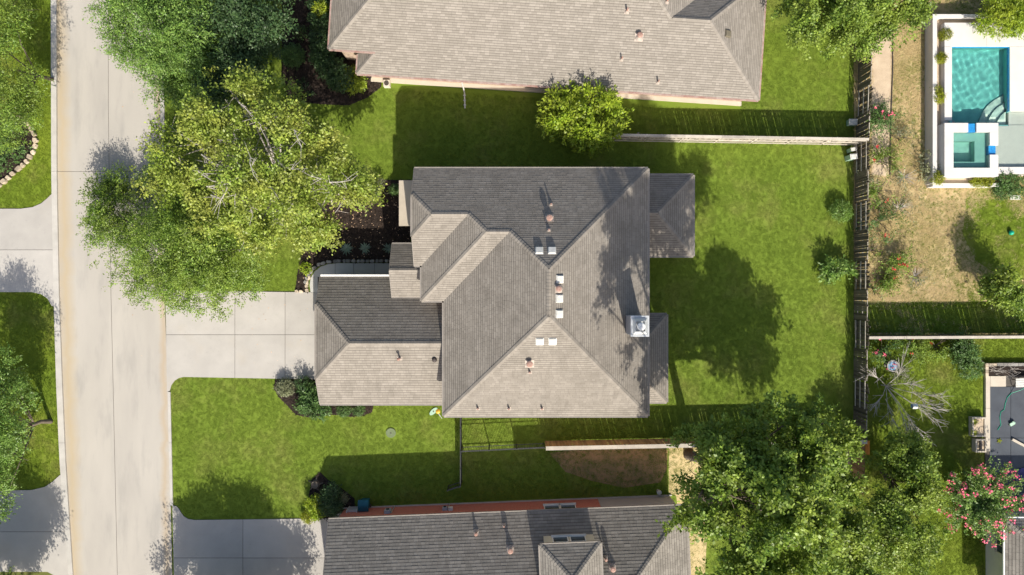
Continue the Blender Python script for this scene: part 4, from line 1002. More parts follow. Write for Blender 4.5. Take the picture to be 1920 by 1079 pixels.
m = MB(); m.lathe(c, [(.12,.68),(.40,.78),(.42,.86),(.38,.86),(.30,.80),(.02,.78)], 24); m.build('bowl', M['stone_g'], r)
m = MB(); m.lathe(c+Vector((0,0,.81)), [(.31,0),(.02,.004)], 20); m.build('water', M['bluep'], r)
r = thing('bird_house', G(1700, 756), 'small blue birdhouse hung among the bare grey branches', 'birdhouse')
c = P(1714, 762, 2.2); m = MB(); m.box(c.x-.12, c.x+.12, c.y-.13, c.y+.13, 2.0, 2.3); m.build('box', M['bluep'], r)
m = MB(); m.add([(c.x-.16,c.y-.17,2.3),(c.x+.16,c.y-.17,2.3),(c.x+.16,c.y+.17,2.3),(c.x-.16,c.y+.17,2.3),(c.x-.16,c.y,2.44),(c.x+.16,c.y,2.44)], [(3,2,1,0),(0,1,5,4),(2,3,4,5),(0,4,3),(1,2,5)]); m.build('roof', M['zinc'], r)
m = MB(); m.tube([(c.x,c.y,2.42),(c.x,c.y,2.75)], .008, 5); m.build('hook', M['darkmetal'], r)
r = thing('access_cover', G(1905, 369), 'pale square lid set in the grass near the right edge', 'lid')
for k in range(2):
    m = MB(); a, b = G(1893+9.5*k, 367), G(1902+9.5*k, 375); m.box(a.x, b.x, b.y, a.y, -.05, .08); m.build('plate', M['deckw'], r)
r = thing('trash_can', G(1233, 922), 'small pale metal can in the shade beside the grey wall', 'can')
m = MB(); m.lathe(G(1234,921), [(.13,0),(.16,.35),(.165,.4)], 16); m.build('body', M['zinc'], r)
m = MB(); m.lathe(G(1234,921,.402), [(.175,0),(.16,.03),(.04,.06)], 16); m.build('lid', M['ventw'], r)
r = thing('lumber_stack', G(1231, 940), 'two tan boards leaning at the end of the grey wall', 'boards')
for k, (a, b) in enumerate(((G(1216,944,1.1), G(1242,934,.1)), (G(1250,932,.1), G(1258,944,1.5)))):
    m = MB(); m.bar(a, b, .28, .05); m.build('board', M['wood_b'], r)
# stones
rs = random.Random(9)
def stone(parent, x, y, rx, ry, h, ang, mat=M['stone']):
    m = MB(); n = 9; c = G(x, y); base = []; up = []; ca, sa = math.cos(ang), math.sin(ang); j = [rs.uniform(.82, 1.1) for _ in range(n)]
    for i in range(n):
        q = 2*math.pi*i/n; px_ = rx/S*math.copysign(abs(math.cos(q))**.7, math.cos(q))*j[i]; py_ = ry/S*math.copysign(abs(math.sin(q))**.7, math.sin(q))*j[i]
        X, Y = c.x+px_*ca-py_*sa, c.y+px_*sa+py_*ca; base.append((X, Y, -.03)); up.append((c.x+(X-c.x)*.86, c.y+(Y-c.y)*.86, h*rs.uniform(.85, 1.1)))
    mid = [(c.x+(b[0]-c.x)*1.0, c.y+(b[1]-c.y)*1.0, h*.6) for b in base]
    vs = base+mid+up; fs = [tuple(2*n+i for i in range(n))]
    for k in range(2):
        for i in range(n): fs.append((k*n+i, k*n+(i+1)%n, (k+1)*n+(i+1)%n, (k+1)*n+i))
    m.add(vs, fs); return m.build('stone', mat, parent)
def stone_row(label, pts, wpx, lpx, mat, h=.16, name='stone_edging'):
    r = thing(name, G(*pts[0]), label, 'stone edging')
    seg = []
    for a, b in zip(pts, pts[1:]): seg.append((a, b, math.hypot(b[0]-a[0], b[1]-a[1])))
    tot = sum(s[2] for s in seg); s = lpx/2
    while s < tot:
        q = s; l = lpx*rs.uniform(.75, 1.25)
        for a, b, ln in seg:
            if q <= ln: x, y = a[0]+(b[0]-a[0])*q/ln, a[1]+(b[1]-a[1])*q/ln; an = -math.atan2(b[1]-a[1], b[0]-a[0]); break
            q -= ln
        stone(r, x, y, l*.47, wpx*.5*rs.uniform(.85,1.1), h*rs.uniform(.8,1.2), an+rs.gauss(0,.08), mat); s += l
stone_row('curved row of tan edging stones around the shrub bed left of the street', [(30,213),(45,222),(57,237),(66,252),(69,268),(64,286),(52,303),(38,316),(22,329),(4,346),(-10,356)], 9, 12, M['stone'], .22)
stone_row('grey edging stones along the shaded side of the front walk', [(572,534),(577,519),(585,507),(597,497),(612,492),(632,490),(768,490)], 7, 9, M['stone_g'], .2)
stone_row('tan stones edging the mulch between the small lawn and the walk', [(577,549),(575,538),(576,527),(580,516)], 8, 9, M['stone'], .2)
stone_row('pale stones at the foot of the mulch strip beside the driveway', [(553,546),(562,546.5),(572,547)], 6, 8, M['stone'], .15)
r = thing('tree_stump', G(592, 907), 'grey tree stump with splintered rim at the corner of the shaded lawn', 'stump')
m = MB(); m.lathe(G(592,908), [(.36,0),(.29,.12),(.26,.26),(.10,.24)], 11); m.build('stump', M['bark'], r)
for k in range(5):
    q = MB(); a = 2*math.pi*k/5; c = G(592,908); q.tube([c+Vector((.24*math.cos(a),.24*math.sin(a),.12)), c+Vector((.6*math.cos(a+.2),.6*math.sin(a+.2),.0))], [.07,.03], 6); q.build('root', M['bark'], r)
# dark metal edging of the granite path
r = tag(bpy.data.objects.new('path_edging', None), kind='structure'); link(r)
q = [(1668,-40),(1672,60),(1672,130),(1668,240),(1667,330)]
for a, b in zip(q, q[1:]):
    m = MB(); m.bar(G(a[0]+1,a[1],.03), G(b[0]+1,b[1],.03), .05, .12); m.build('edging_strip', M['darkmetal'], r)
EXCL.append([(1634,-40),(1670,-40),(1673,130),(1668,330),(1634,330)])
# ---------------------------------------------------------------- plants
def unit(a): return a / np.maximum(np.linalg.norm(a, axis=1, keepdims=True), 1e-6)
def foliage(rng, lobes, n, k, L, Wd, twig, droop=0.1, gap=-0.6, spread=0.10, flat=0.55, shell=0.42, cull=0.62, jag=0.18):
    """n sprays of k leaves spread through the outer part of the lobes (centre, radius, vertical radius)."""
    C = np.array([list(l[0]) for l in lobes]); R = np.array([l[1] for l in lobes]); RZ = np.array([l[2] for l in lobes])
    idx = rng.choice(len(lobes), n, p=R**2/np.sum(R**2))
    d = unit(rng.normal(size=(n, 3))); fl = (d[:, 2] < -.15) & (rng.random(n) < .6); d[fl, 2] *= -1
    r = rng.random(n)**shell * (1 + jag*rng.normal(size=n))
    p = C[idx] + d*np.stack([R[idx], R[idx], RZ[idx]], 1)*r[:, None]
    ph = rng.random(6)*6.3
    s = (np.sin(p[:,0]*2.3+ph[0]) + np.sin(p[:,1]*2.1+ph[1]) + np.sin(p[:,2]*2.7+ph[2]) + np.sin((p[:,0]+p[:,1])*1.3+ph[3]) + np.sin((p[:,0]-p[:,1])*3.1+ph[4]))/2.2
    keep = s > gap
    for j in range(len(lobes)):      # thin out what is buried inside other lobes
        q = (p - C[j]) / np.array([R[j], R[j], RZ[j]]); keep &= ~((np.linalg.norm(q, axis=1) < cull) & (rng.random(n) < .8))
    keep &= p[:, 2] > .12
    p, d = p[keep], d[keep]; n = len(p)
    cn = d*.95 + np.array([0, 0, flat*.85]) + rng.normal(size=(n, 3))*.28
    t = unit(d*np.array([1, 1, .6]) + rng.normal(size=(n, 3))*.45 - np.array([0, 0, droop]))
    s = np.linspace(.05, 1, k)[None, :, None] * (twig*(.7+.6*rng.random((n, 1, 1))))
    pos = p[:, None, :] + t[:, None, :]*s + rng.normal(size=(n, k, 3))*spread
    pos = pos.reshape(-1, 3); tt = np.repeat(t, k, 0); dd = np.repeat(d, k, 0); m = len(pos)
    a = unit(tt + rng.normal(size=(m, 3))*.75); nn = unit(np.repeat(cn, k, 0) + rng.normal(size=(m, 3))*.2)
    w = unit(np.cross(a, nn)); sc = (.65+.7*rng.random((m, 1)))
    a = a*L*sc; w = w*Wd*sc*.5
    dn = unit(np.cross(w, a))*L*.12*sc
    V = np.stack([pos, pos+a*.45+w, pos+a-np.abs(dn)*np.array([0,0,1]), pos+a*.45-w], 1).reshape(-1, 3)
    return V, p
def lobe(px, py, r, z, k=.75): R = RW(r, z); return (P(px, py, z), R, R*k)

def limbs(root, base, top, lobes, mat, r0, rg, sub=5, tip=.012, expose=0.0):
    m = MB(); mid = base.lerp(top, .5) + Vector((rg.gauss(0,.12), rg.gauss(0,.12), 0))
    m.tube([base-Vector((0,0,.1)), base+Vector((0,0,.15)), mid, top], [r0*1.45, r0*1.1, r0*.9, r0*.7], 9); m.build('trunk', mat, root, True)
    for c, R, RZ in lobes:
        m = MB(); e = Vector(c)+Vector((0,0,-RZ*.15)); k1 = top.lerp(e, .5)+Vector((rg.gauss(0,.25), rg.gauss(0,.25), .25))
        rr_ = r0*.42*min(1.3, .5+R/3); m.tube([top-Vector((0,0,.25)), k1, e], [rr_, rr_*.65, rr_*.35], 7)
        for _ in range(sub):
            s = rg.uniform(.45, 1.0); o = (k1.lerp(e, (s-.45)/.55)); dr = Vector((rg.gauss(0,1), rg.gauss(0,1), rg.gauss(.25,.5))).normalized()
            f = o + Vector((dr.x*R*.95, dr.y*R*.95, dr.z*RZ*.9))*(1+expose*rg.random()); md = o.lerp(f, .5)+Vector((rg.gauss(0,.12), rg.gauss(0,.12), rg.gauss(.08,.1)))
            m.tube([o, md, f], [rr_*.30, rr_*.2, tip], 5)
            for _2 in range(3):
                q = md.lerp(f, rg.uniform(.1,.9)); d2 = Vector((rg.gauss(0,1), rg.gauss(0,1), rg.gauss(.2,.6))).normalized()*R*.4
                m.tube([q, q+d2*.5+Vector((0,0,.05)), q+d2], [rr_*.13, rr_*.09, tip*.7], 4)
        m.build('limb', mat, root, True)

def sublobes(lb, rg, m, f=.46):
    out = []
    for c, R, RZ in lb:
        out.append((c, R*.74, RZ*.74))
        for _ in range(m):
            a = rg.uniform(0, 6.283); e = rg.uniform(-.15, 1.2); q = R*f*rg.uniform(.75, 1.25); k = .86
            out.append((c + Vector((math.cos(a)*math.cos(e)*R*k, math.sin(a)*math.cos(e)*R*k, math.sin(e)*RZ*k)), q, q*.72))
    return out
def tree(label, cat, base, lobes, leaf, bark, n, k=12, L=.16, Wd=.08, twig=.45, r0=.2, seed=1, name='tree', sub=4, expose=0.0, group=None, fork=.45, sl=6, **kw):
    rg = random.Random(seed); rng = np.random.default_rng(seed); b = G(*base)
    root = thing(name, b, label, cat, group); lb = [lobe(*l) for l in lobes]
    zt = fork * sum(l[0].z for l in lb)/len(lb); cx_ = sum(l[0].x for l in lb)/len(lb); cy_ = sum(l[0].y for l in lb)/len(lb)
    top = Vector((b.x*.8+cx_*.2, b.y*.8+cy_*.2, zt))
    limbs(root, b, top, lb, bark, r0, rg, sub, expose=expose)
    V, _ = foliage(rng, sublobes(lb, rg, sl) if sl else lb, n, k, L, Wd, twig, **kw)
    quads_np('crown', V, leaf, root); return root

def shrub(label, x, y, r, h, leaf, n=260, k=8, L=.10, Wd=.055, twig=.16, seed=1, name='shrub', cat='shrub', lobes=None, group=None, base_z=0.0, stems=5, bark=M['bark'], **kw):
    """x, y, r: where it shows in the photo; h: height."""
    rg = random.Random(seed); rng = np.random.default_rng(seed); z = base_z + h*.55; c = P(x, y, z); R = RW(r, z)
    b = Vector((c.x, c.y, base_z)); root = thing(name, b, label, cat, group)
    lb = [(c, R*.92, h*.45)] if lobes is None else [(P(a, b_, base_z+h*zz), RW(q, base_z+h*zz), h*.38) for a, b_, q, zz in lobes]
    m = MB()
    for _ in range(stems):
        a = rg.uniform(0, 6.3); m.tube([b-Vector((0,0,.05)), b+Vector((math.cos(a)*R*.3, math.sin(a)*R*.3, h*.35)), b+Vector((math.cos(a)*R*.65, math.sin(a)*R*.65, h*.7))], [.022,.016,.007], 5)
    m.build('stem', bark, root)
    kw.setdefault('gap', -1.2); kw.setdefault('spread', .05); kw.setdefault('jag', .06); kw.setdefault('shell', .25); kw.setdefault('cull', -1)
    V, p = foliage(rng, lb, n, k, L, Wd, twig, **kw)
    quads_np('leaves', V, leaf, root); return root, p, rng

tree('tall spreading sycamore with yellow-green leaves and pale bare branches, left of the house', 'tree', (548,352),
     [(420,225,62,8.5),(355,265,66,7.8),(330,325,52,7),(450,310,85,9),(545,265,70,8.3),(525,370,82,8),(600,325,66,7.2),(652,352,55,6.2),(570,425,52,5.6),(410,385,58,7.0),(480,432,46,6),(602,440,36,4.6),(480,178,48,8),(428,165,30,8.6),(610,395,48,5.5),(680,335,32,5.2),(545,200,36,7.2)],
     M['lf_syc'], M['bark_w'], 7600, 17, .165, .11, .36, .24, 11, sub=8, expose=.28, gap=-.15, spread=.16, shell=.36)
tree('broad green elm leaning over the street and the driveway, left of the sycamore', 'tree', (400,462),
     [(288,332,22,1.7,.4),(252,348,20,1.1,.4),(225,395,46,1.7,.4),(262,450,62,3.0,.5),(345,480,76,5),(420,500,62,4.6),(335,392,60,4.4,.6),(300,535,42,3.2),(400,540,40,3.2),(462,470,46,4.4),(205,455,36,2.6),(208,352,30,1.2,.4),(440,555,24,2.8),(365,430,70,5.8),(252,520,34,2.8),(345,560,26,2.6),(188,400,30,2.4),(470,530,26,3.2)],
     M['lf_elm'], M['bark'], 11500, 15, .125, .062, .55, .2, 12, gap=-.5, spread=.085, droop=.25, jag=.2, cull=.5)
tree('bright green live oak at the top edge beside the street', 'tree', (352,30),
     [(250,40,48,5.2),(310,30,60,6.3),(270,105,46,5),(330,115,52,6),(362,60,56,6.6),(315,158,28,4.6),(228,15,34,4.6),(300,-50,70,6.4),(240,-60,50,5.4),(352,165,28,4.6),(378,110,36,5.6)],
     M['lf_oak'], M['bark'], 8000, 15, .13, .062, .7, .22, 13, gap=-.55, spread=.08, cull=.5)
tree('dark blue-green oak between the live oak and the mulch bed of the north house', 'tree', (458,70),
     [(430,60,62,6.0),(482,45,48,6.2),(415,130,46,5.4),(470,125,38,5.2),(410,165,32,4.4),(495,-40,56,6.2),(425,-50,60,6.4),(500,90,26,4.6)],
     M['lf_dark'], M['bark'], 6000, 14, .16, .09, .5, .2, 14, gap=-.7, spread=.11, cull=.5)
tree('feathery young tree at the top left corner over the shaded verge', 'tree', (100,150),
     [(20,20,40,4.6),(5,70,40,4.4),(45,160,36,4.2),(15,200,40,4.6),(40,230,30,3.6),(10,130,38,4.4),(-30,60,50,5),(60,190,20,3.4),(20,255,24,3)],
     M['lf_elm'], M['bark'], 3000, 12, .13, .06, .55, .13, 15, gap=-.65, spread=.09, cull=.4)
tree('bushy tree at the lower left edge with drooping bright sprays', 'tree', (95,790),
     [(5,680,34,3.6),(8,740,42,4.2),(5,800,40,4.4),(18,850,28,3.6),(-5,900,34,3.4),(-40,760,50,4.8),(-30,860,46,4.2),(5,945,22,2.6),(24,715,18,3),(24,800,20,3.2)],
     M['lf_oak'], M['bark'], 2900, 12, .15, .065, .5, .15, 16, gap=-.7, spread=.09, cull=.4)
tree('leafy tree at the top right leaning over the fence and gravel path', 'tree', (1560,10),
     [(1530,28,52,4.8),(1600,22,58,5.2),(1668,12,48,4.6),(1592,72,34,4.2),(1512,52,28,4),(1700,-5,40,4.4),(1560,-40,66,5.4),(1640,-45,66,5.2),(1555,85,22,3.6),(1618,92,18,3.4),(1480,8,26,3.8),(1645,50,30,4.2)],
     M['lf_ash'], M['bark'], 5000, 16, .17, .10, .38, .18, 17, gap=-.4, spread=.13, cull=.45)
syc = bpy.data.objects['tree']; rgb = random.Random(91)
for x0, y0, x1, y1, z in ((448,192,490,236,10.1),(486,232,494,252,9.9),(408,262,456,282,9.9),(436,240,448,262,9.8),(378,290,424,314,9.9),(372,322,430,346,9.9),(388,350,432,344,10.1),(430,344,408,386,10.0),(446,352,440,384,9.9),(470,296,476,330,10.9),(552,244,566,276,10.3),(560,318,604,336,9.9),(500,344,522,372,9.9),(396,366,420,372,9.5),(468,388,474,404,9.2),(520,300,548,318,10.2),(618,342,660,338,9.0)):
    m = MB(); z -= .3; a, e = P(x0, y0, z), P(x1, y1, z+.15); md = a.lerp(e, .5)+Vector((rgb.gauss(0,.1), rgb.gauss(0,.1), .08)); m.tube([a-Vector((0,0,1.2)), a, md, e], [.04,.035,.026,.014], 6)
    for _ in range(7):
        q = a.lerp(e, rgb.random()); d = (e-a).normalized()*rgb.uniform(-.4,.5)+Vector((rgb.gauss(0,.35), rgb.gauss(0,.35), rgb.gauss(-.05,.08))); m.tube([q, q+d*.5+Vector((0,0,.03)), q+d], [.017,.012,.006], 5)
    m.build('branch', M['bark_w'], syc)
tree('huge dark ash tree filling the lower right of the lawn', 'tree', (1292,852),
     [(1430,960,80,17),(1380,900,60,16),(1358,880,44,16.5),(1500,925,72,16),(1478,862,56,15.5),(1532,838,52,12.6),(1355,850,44,15),(1556,890,46,9.2),(1330,935,44,10),(1480,1030,84,15),(1385,1050,66,13.5),(1560,1000,66,9),(1582,985,34,7.5),(1306,832,28,7.5),(1558,830,26,6.2),(1500,880,56,15),(1452,885,50,16),(1283,985,24,15.5),(1328,962,32,16.5),(1580,1085,66,9),(1480,1115,80,13),(1398,806,36,14),(1470,800,42,14.8),(1545,795,36,11.5),(1395,1110,60,13),(1430,840,48,15),(1440,800,36,6),(1510,795,38,5.5),(1560,812,24,5),(1400,802,32,6.5),(1300,848,26,8.5),(1310,905,30,9),(1380,860,46,9),(1420,885,50,9.5),(1450,930,60,10.5),(1400,842,40,7),(1450,862,40,7.5),(1370,852,34,5.5),(1510,850,44,8)],
     M['lf_ash'], M['bark'], 19000, 16, .195, .118, .36, .34, 18, gap=-.08, spread=.11, cull=.55, shell=.36, fork=.5)
tree('lower leafy tree right of the huge ash, beside the crape myrtle', 'tree', (1655,885),
     [(1684,872,38,3.4),(1710,900,46,3.6),(1674,925,38,4),(1690,960,52,4.2),(1650,1000,52,4.4),(1700,1035,48,4),(1640,1060,50,4.4),(1712,860,30,3),(1658,862,18,2.6),(1690,830,28,2.6),(1735,1000,26,3)],
     M['lf_ash'], M['bark'], 5000, 16, .17, .10, .36, .17, 19, gap=-.3, spread=.12, cull=.45)
tree('compact magnolia with dark glossy leaves above the grey fence at the right edge', 'tree', (1838,552),
     [(1862,545,20,1.6),(1885,560,26,2.0),(1880,530,22,2.6),(1905,572,20,1.6),(1858,528,14,1.8),(1878,552,16,3.0)],
     M['lf_ash'], M['bark'], 950, 9, .19, .10, .22, .07, 20, gap=-.6, spread=.09, cull=.2)
# street trees just outside the frame that shade the lower driveways
tree('street tree just below the frame shading the lower driveway', 'tree', (445,1200),
     [(420,1205,84,3.6),(360,1200,64,3.0),(490,1212,80,3.8),(430,1255,90,4.6),(545,1235,50,3.8)], M['lf_elm'], M['bark'], 8500, 13, .17, .08, .5, .2, 21, gap=-.9, cull=.4)
tree('street tree below the left corner shading the lower left driveway', 'tree', (20,1160),
     [(-40,1180,80,4.6),(10,1140,66,3.6),(-90,1130,80,4.4),(-20,1220,80,4.6)], M['lf_elm'], M['bark'], 7500, 13, .17, .08, .5, .2, 22, gap=-.9, cull=.4)
tree('small bright yellow-green tree standing between the two north houses', 'small tree', (1085,225),
     [(1060,210,36,2.9),(1110,200,36,3.1),(1085,235,42,2.6),(1135,222,28,2.4),(1040,225,24,2.2),(1095,178,22,2.8),(1130,250,20,1.6),(1060,185,18,2.6),(1105,258,22,1.4)],
     M['lf_bri'], M['bark'], 1500, 12, .22, .10, .5, .09, 23, gap=-.75, spread=.08, cull=.3, jag=.16)

# crape myrtle: long arching sprays with pink blossom at the tips
rg = random.Random(31); rng = np.random.default_rng(31)
cm = thing('crape_myrtle', G(1783, 918), 'crape myrtle with pink blossom on long arching sprays by the slate patio', 'flowering tree')
b = G(1783, 918); lv = []; fl = []; st = MB()
for i in range(230):
    a = rg.uniform(0, 2*math.pi); rr_ = rg.uniform(.2, 1.0)**.7*3.0*(1.25 if math.cos(a) > .3 else .95)
    tip = b + Vector((math.cos(a)*rr_, math.sin(a)*rr_*.88, 3.9 - .33*rr_ + rg.gauss(0,.35))); mid = b + Vector((math.cos(a)*rr_*.35, math.sin(a)*rr_*.35, 2.6))
    st.tube([b+Vector((math.cos(a)*.12, math.sin(a)*.12, 0)), mid, tip], [.022,.012,.005], 4)
    for _ in range(64):
        s = rg.uniform(-.2, 1); q = mid.lerp(tip, s) + Vector((rg.gauss(0,.07), rg.gauss(0,.07), rg.gauss(0,.07))); lv.append(q)
    if rg.random() < .30:
        for _ in range(10): fl.append(tip + Vector((rg.gauss(0,.09), rg.gauss(0,.09), rg.gauss(0,.09))))
def leafquads(pts, L, Wd, rng):
    p = np.array([tuple(v) for v in pts]); m = len(p); a = unit(rng.normal(size=(m,3))*np.array([1,1,.4])); nn = unit(np.array([0,0,1.])+rng.normal(size=(m,3))*.5); w = unit(np.cross(a, nn)); sc = .7+.6*rng.random((m,1))
    a = a*L*sc; w = w*Wd*sc*.5
    return np.stack([p, p+a*.5+w, p+a, p+a*.5-w], 1).reshape(-1, 3)
st.build('stem', M['bark'], cm); quads_np('leaves', leafquads(lv, .15, .075, rng), M['lf_oak'], cm); quads_np('blossom', leafquads(fl, .125, .11, rng), M['pink'], cm)
# bare branching shrub
bs = thing('bare_shrub', G(1652, 722), 'leafless shrub with a fan of bare grey branches beside the right fence', 'bare shrub'); b = G(1652, 722)
m = MB(); m.tube([b, b+Vector((.1,0,.5))], [.045,.035], 7); m.build('trunk', M['bark_w'], bs)
for (tx, ty, tz) in ((1765,745,2.2),(1758,790,2.0),(1725,815,1.8),(1700,800,1.8),(1740,830,1.6),(1630,700,1.6),(1640,760,1.4),(1715,720,2.2),(1690,690,1.8),(1745,765,2.4),(1675,790,1.4),(1760,770,2.6)):
    m = MB(); e = P(tx, ty, tz); s = b+Vector((.1,0,.45)); md = s.lerp(e, .5)+Vector((rg.gauss(0,.15), rg.gauss(0,.15), .25)); m.tube([s, md, e], [.024,.017,.007], 5)
    for _ in range(16):
        q = md.lerp(e, rg.random()); d = (e-md).normalized()*rg.uniform(.3,1.0)+Vector((rg.gauss(0,.34), rg.gauss(0,.34), rg.gauss(0,.15))); m.tube([q, q+d*.5, q+d], [.015,.011,.006], 4)
        q2 = q+d*.5; d2 = d*.5+Vector((rg.gauss(0,.2), rg.gauss(0,.2), rg.gauss(0,.1))); m.tube([q2, q2+d2], [.009,.005], 4)
    m.build('branch', M['bark_w'], bs)

# clipped and loose shrubs
shrub('round clipped bush in the dark mulch beside the north house', 550, 105, 21, 1.1, M['lf_shrub'], 420, seed=41, L=.09)
hd, p, r_ = shrub('thick mixed hedge along the street side of the north house', 610, 90, 30, 1.5, M['lf_dark'], 1500, 9, .13, .08, .2, 42, 'hedge', 'hedge', [(597,5,18,.5),(600,40,19,.5),(602,75,21,.5),(606,105,22,.5),(620,130,24,.5),(640,148,24,.5),(598,-30,18,.5)], stems=10)
shrub('bright lime shrub at the end of the north hedge by the house corner', 662, 152, 24, 1.0, M['lf_bri'], 320, 8, .13, .07, .2, 43)
shrub('bright shrub at the top of the hedge beside the white gutter', 602, 20, 12, 1.5, M['lf_bri'], 170, 8, .12, .06, .2, 44)
shrub('sparse dark plant in the mulch below the round clipped bush', 573, 165, 18, .5, M['lf_dark'], 90, 6, .12, .05, .2, 45, gap=-.4)
shrub('sparse dark plant in the mulch above the round clipped bush', 563, 62, 13, .5, M['lf_shrub'], 70, 6, .10, .05, .2, 46, gap=-.4)
shrub('round pale variegated bush at the bottom corner of the driveway', 535, 727, 15, .8, M['lf_pale'], 330, 8, .09, .05, .14, 47)
shrub('loose bright green shrub by the garage corner', 586, 752, 24, 1.1, M['lf_shrub'], 420, 9, .16, .075, .25, 48, lobes=[(580,735,16,.5),(584,758,20,.55),(602,770,14,.4),(572,758,12,.4)], gap=-.8, jag=.15)
shrub('small clipped ball bush under the garage eave, left of a pair', 645, 769, 13, .7, M['lf_shrub'], 300, 8, .07, .04, .1, 49, group='pair of clipped ball bushes under the garage eave')
shrub('small clipped ball bush under the garage eave, right of a pair', 671, 768, 12, .7, M['lf_shrub'], 240, 8, .07, .04, .1, 50, group='pair of clipped ball bushes under the garage eave')
shrub('dark twiggy shrub behind the driveway corner, in the mulch', 567, 718, 12, 1.0, M['lf_dark'], 120, 6, .10, .05, .2, 51, gap=-.5)
shrub('dark rounded shrub in the shade at the end of the brick wall', 620, 935, 22, 1.5, M['lf_dark'], 520, 8, .11, .06, .16, 52, lobes=[(622,922,16,.6),(618,945,20,.5),(628,952,14,.4)])
shrub('vivid green shrub in the sun at the corner of the lower driveway', 592, 950, 17, 1.1, M['lf_bri'], 320, 8, .13, .07, .2, 53, lobes=[(588,945,13,.6),(597,960,12,.4)])
shrub('low yellow-green clipped bush at the driveway corner of the brick house', 577, 968, 13, .6, M['lf_lime'], 260, 8, .07, .04, .1, 54)
shrub('small pale flowered plant beside the dark shrub and the brick wall', 643, 934, 9, .5, M['lf_pale'], 70, 7, .12, .06, .14, 55)
shrub('pale round boxwood on the right of the lawn, near the fence', 1576, 396, 21, .9, M['lf_oak'], 520, 8, .075, .04, .12, 56)
shrub('loose bright shrub with long leaves on the lawn, below the pale boxwood', 1569, 511, 28, 1.3, M['lf_oak'], 420, 9, .20, .07, .28, 57, lobes=[(1565,500,18,.6),(1580,512,18,.55),(1566,528,14,.4),(1552,512,13,.4)], gap=-.8, jag=.15)
shrub('yellow-green shrub at the tip of the sycamore, beside the mulch', 712, 352, 15, 1.0, M['lf_pale'], 300, 8, .09, .05, .14, 58)
shrub('small dark plant against the bay wall in the front bed', 741, 356, 9, .8, M['lf_shrub'], 150, 7, .09, .05, .12, 59)
shrub('small green plant in the mulch strip beside the small lawn', 573, 504, 9, .5, M['lf_bri'], 60, 6, .12, .06, .15, 60)
shrub('dense shrub bed filling the curve of stones left of the street', 18, 285, 40, .9, M['lf_shrub'], 700, 8, .11, .055, .2, 61, lobes=[(15,255,26,.5),(30,275,22,.5),(10,300,26,.5),(-30,290,40,.5),(38,245,16,.5)], gap=-.6)
shrub('large glossy bamboo-like hedge mound on the pool terrace', 1880, 30, 55, 2.0, M['lf_bri'], 1700, 10, .20, .055, .3, 62, 'hedge', 'hedge', [(1852,40,20,.45),(1882,38,30,.5),(1910,30,36,.55),(1890,10,40,.6),(1940,20,40,.6)], base_z=DZ, stems=9)
LG = 'lime clipped bushes in the pool planter'
shrub('lime bush at the top end of the pool planter', 1772, 66, 11, .7, M['lf_lime'], 220, 8, .07, .04, .1, 63, group=LG, base_z=.5)
shrub('lime bush in the pool planter, second from the top', 1763, 110, 10, .7, M['lf_lime'], 190, 8, .07, .04, .1, 64, group=LG, base_z=.5)
shrub('lime double bush in the pool planter, level with the pool steps', 1759, 178, 12, .7, M['lf_lime'], 260, 8, .07, .04, .1, 65, group=LG, base_z=.5, lobes=[(1756,168,8,.5),(1760,184,11,.5)])
shrub('lime bush in the bottom left corner of the pool planter', 1758, 334, 12, .7, M['lf_lime'], 230, 8, .07, .04, .1, 66, group=LG, base_z=.5)
shrub('lime clipped low hedge in front of the hot tub', 1840, 341, 18, .6, M['lf_lime'], 420, 8, .07, .04, .1, 67, 'hedge', 'hedge', [(1828,341,9,.5),(1840,341,9,.5),(1852,341,9,.5)], base_z=.5)
shrub('soft green shrub below the shallow pool shelf', 1890, 345, 28, 1.1, M['lf_shrub'], 480, 8, .12, .06, .2, 68, lobes=[(1880,340,20,.6),(1905,350,20,.5),(1878,358,14,.4)])
shrub('leafy weed spilling over the planter wall beside the hot tub', 1744, 312, 20, .9, M['lf_pale'], 110, 6, .14, .07, .25, 69, gap=-.4, lobes=[(1738,300,14,.6),(1750,318,12,.6),(1733,325,12,.4)])
shrub('bushy green shrub below the grey cap board fence, right of the flower bed', 1808, 668, 28, 1.5, M['lf_shrub'], 720, 9, .13, .06, .25, 70, lobes=[(1805,645,18,.6),(1812,668,22,.5),(1818,690,18,.4),(1798,660,14,.5)])
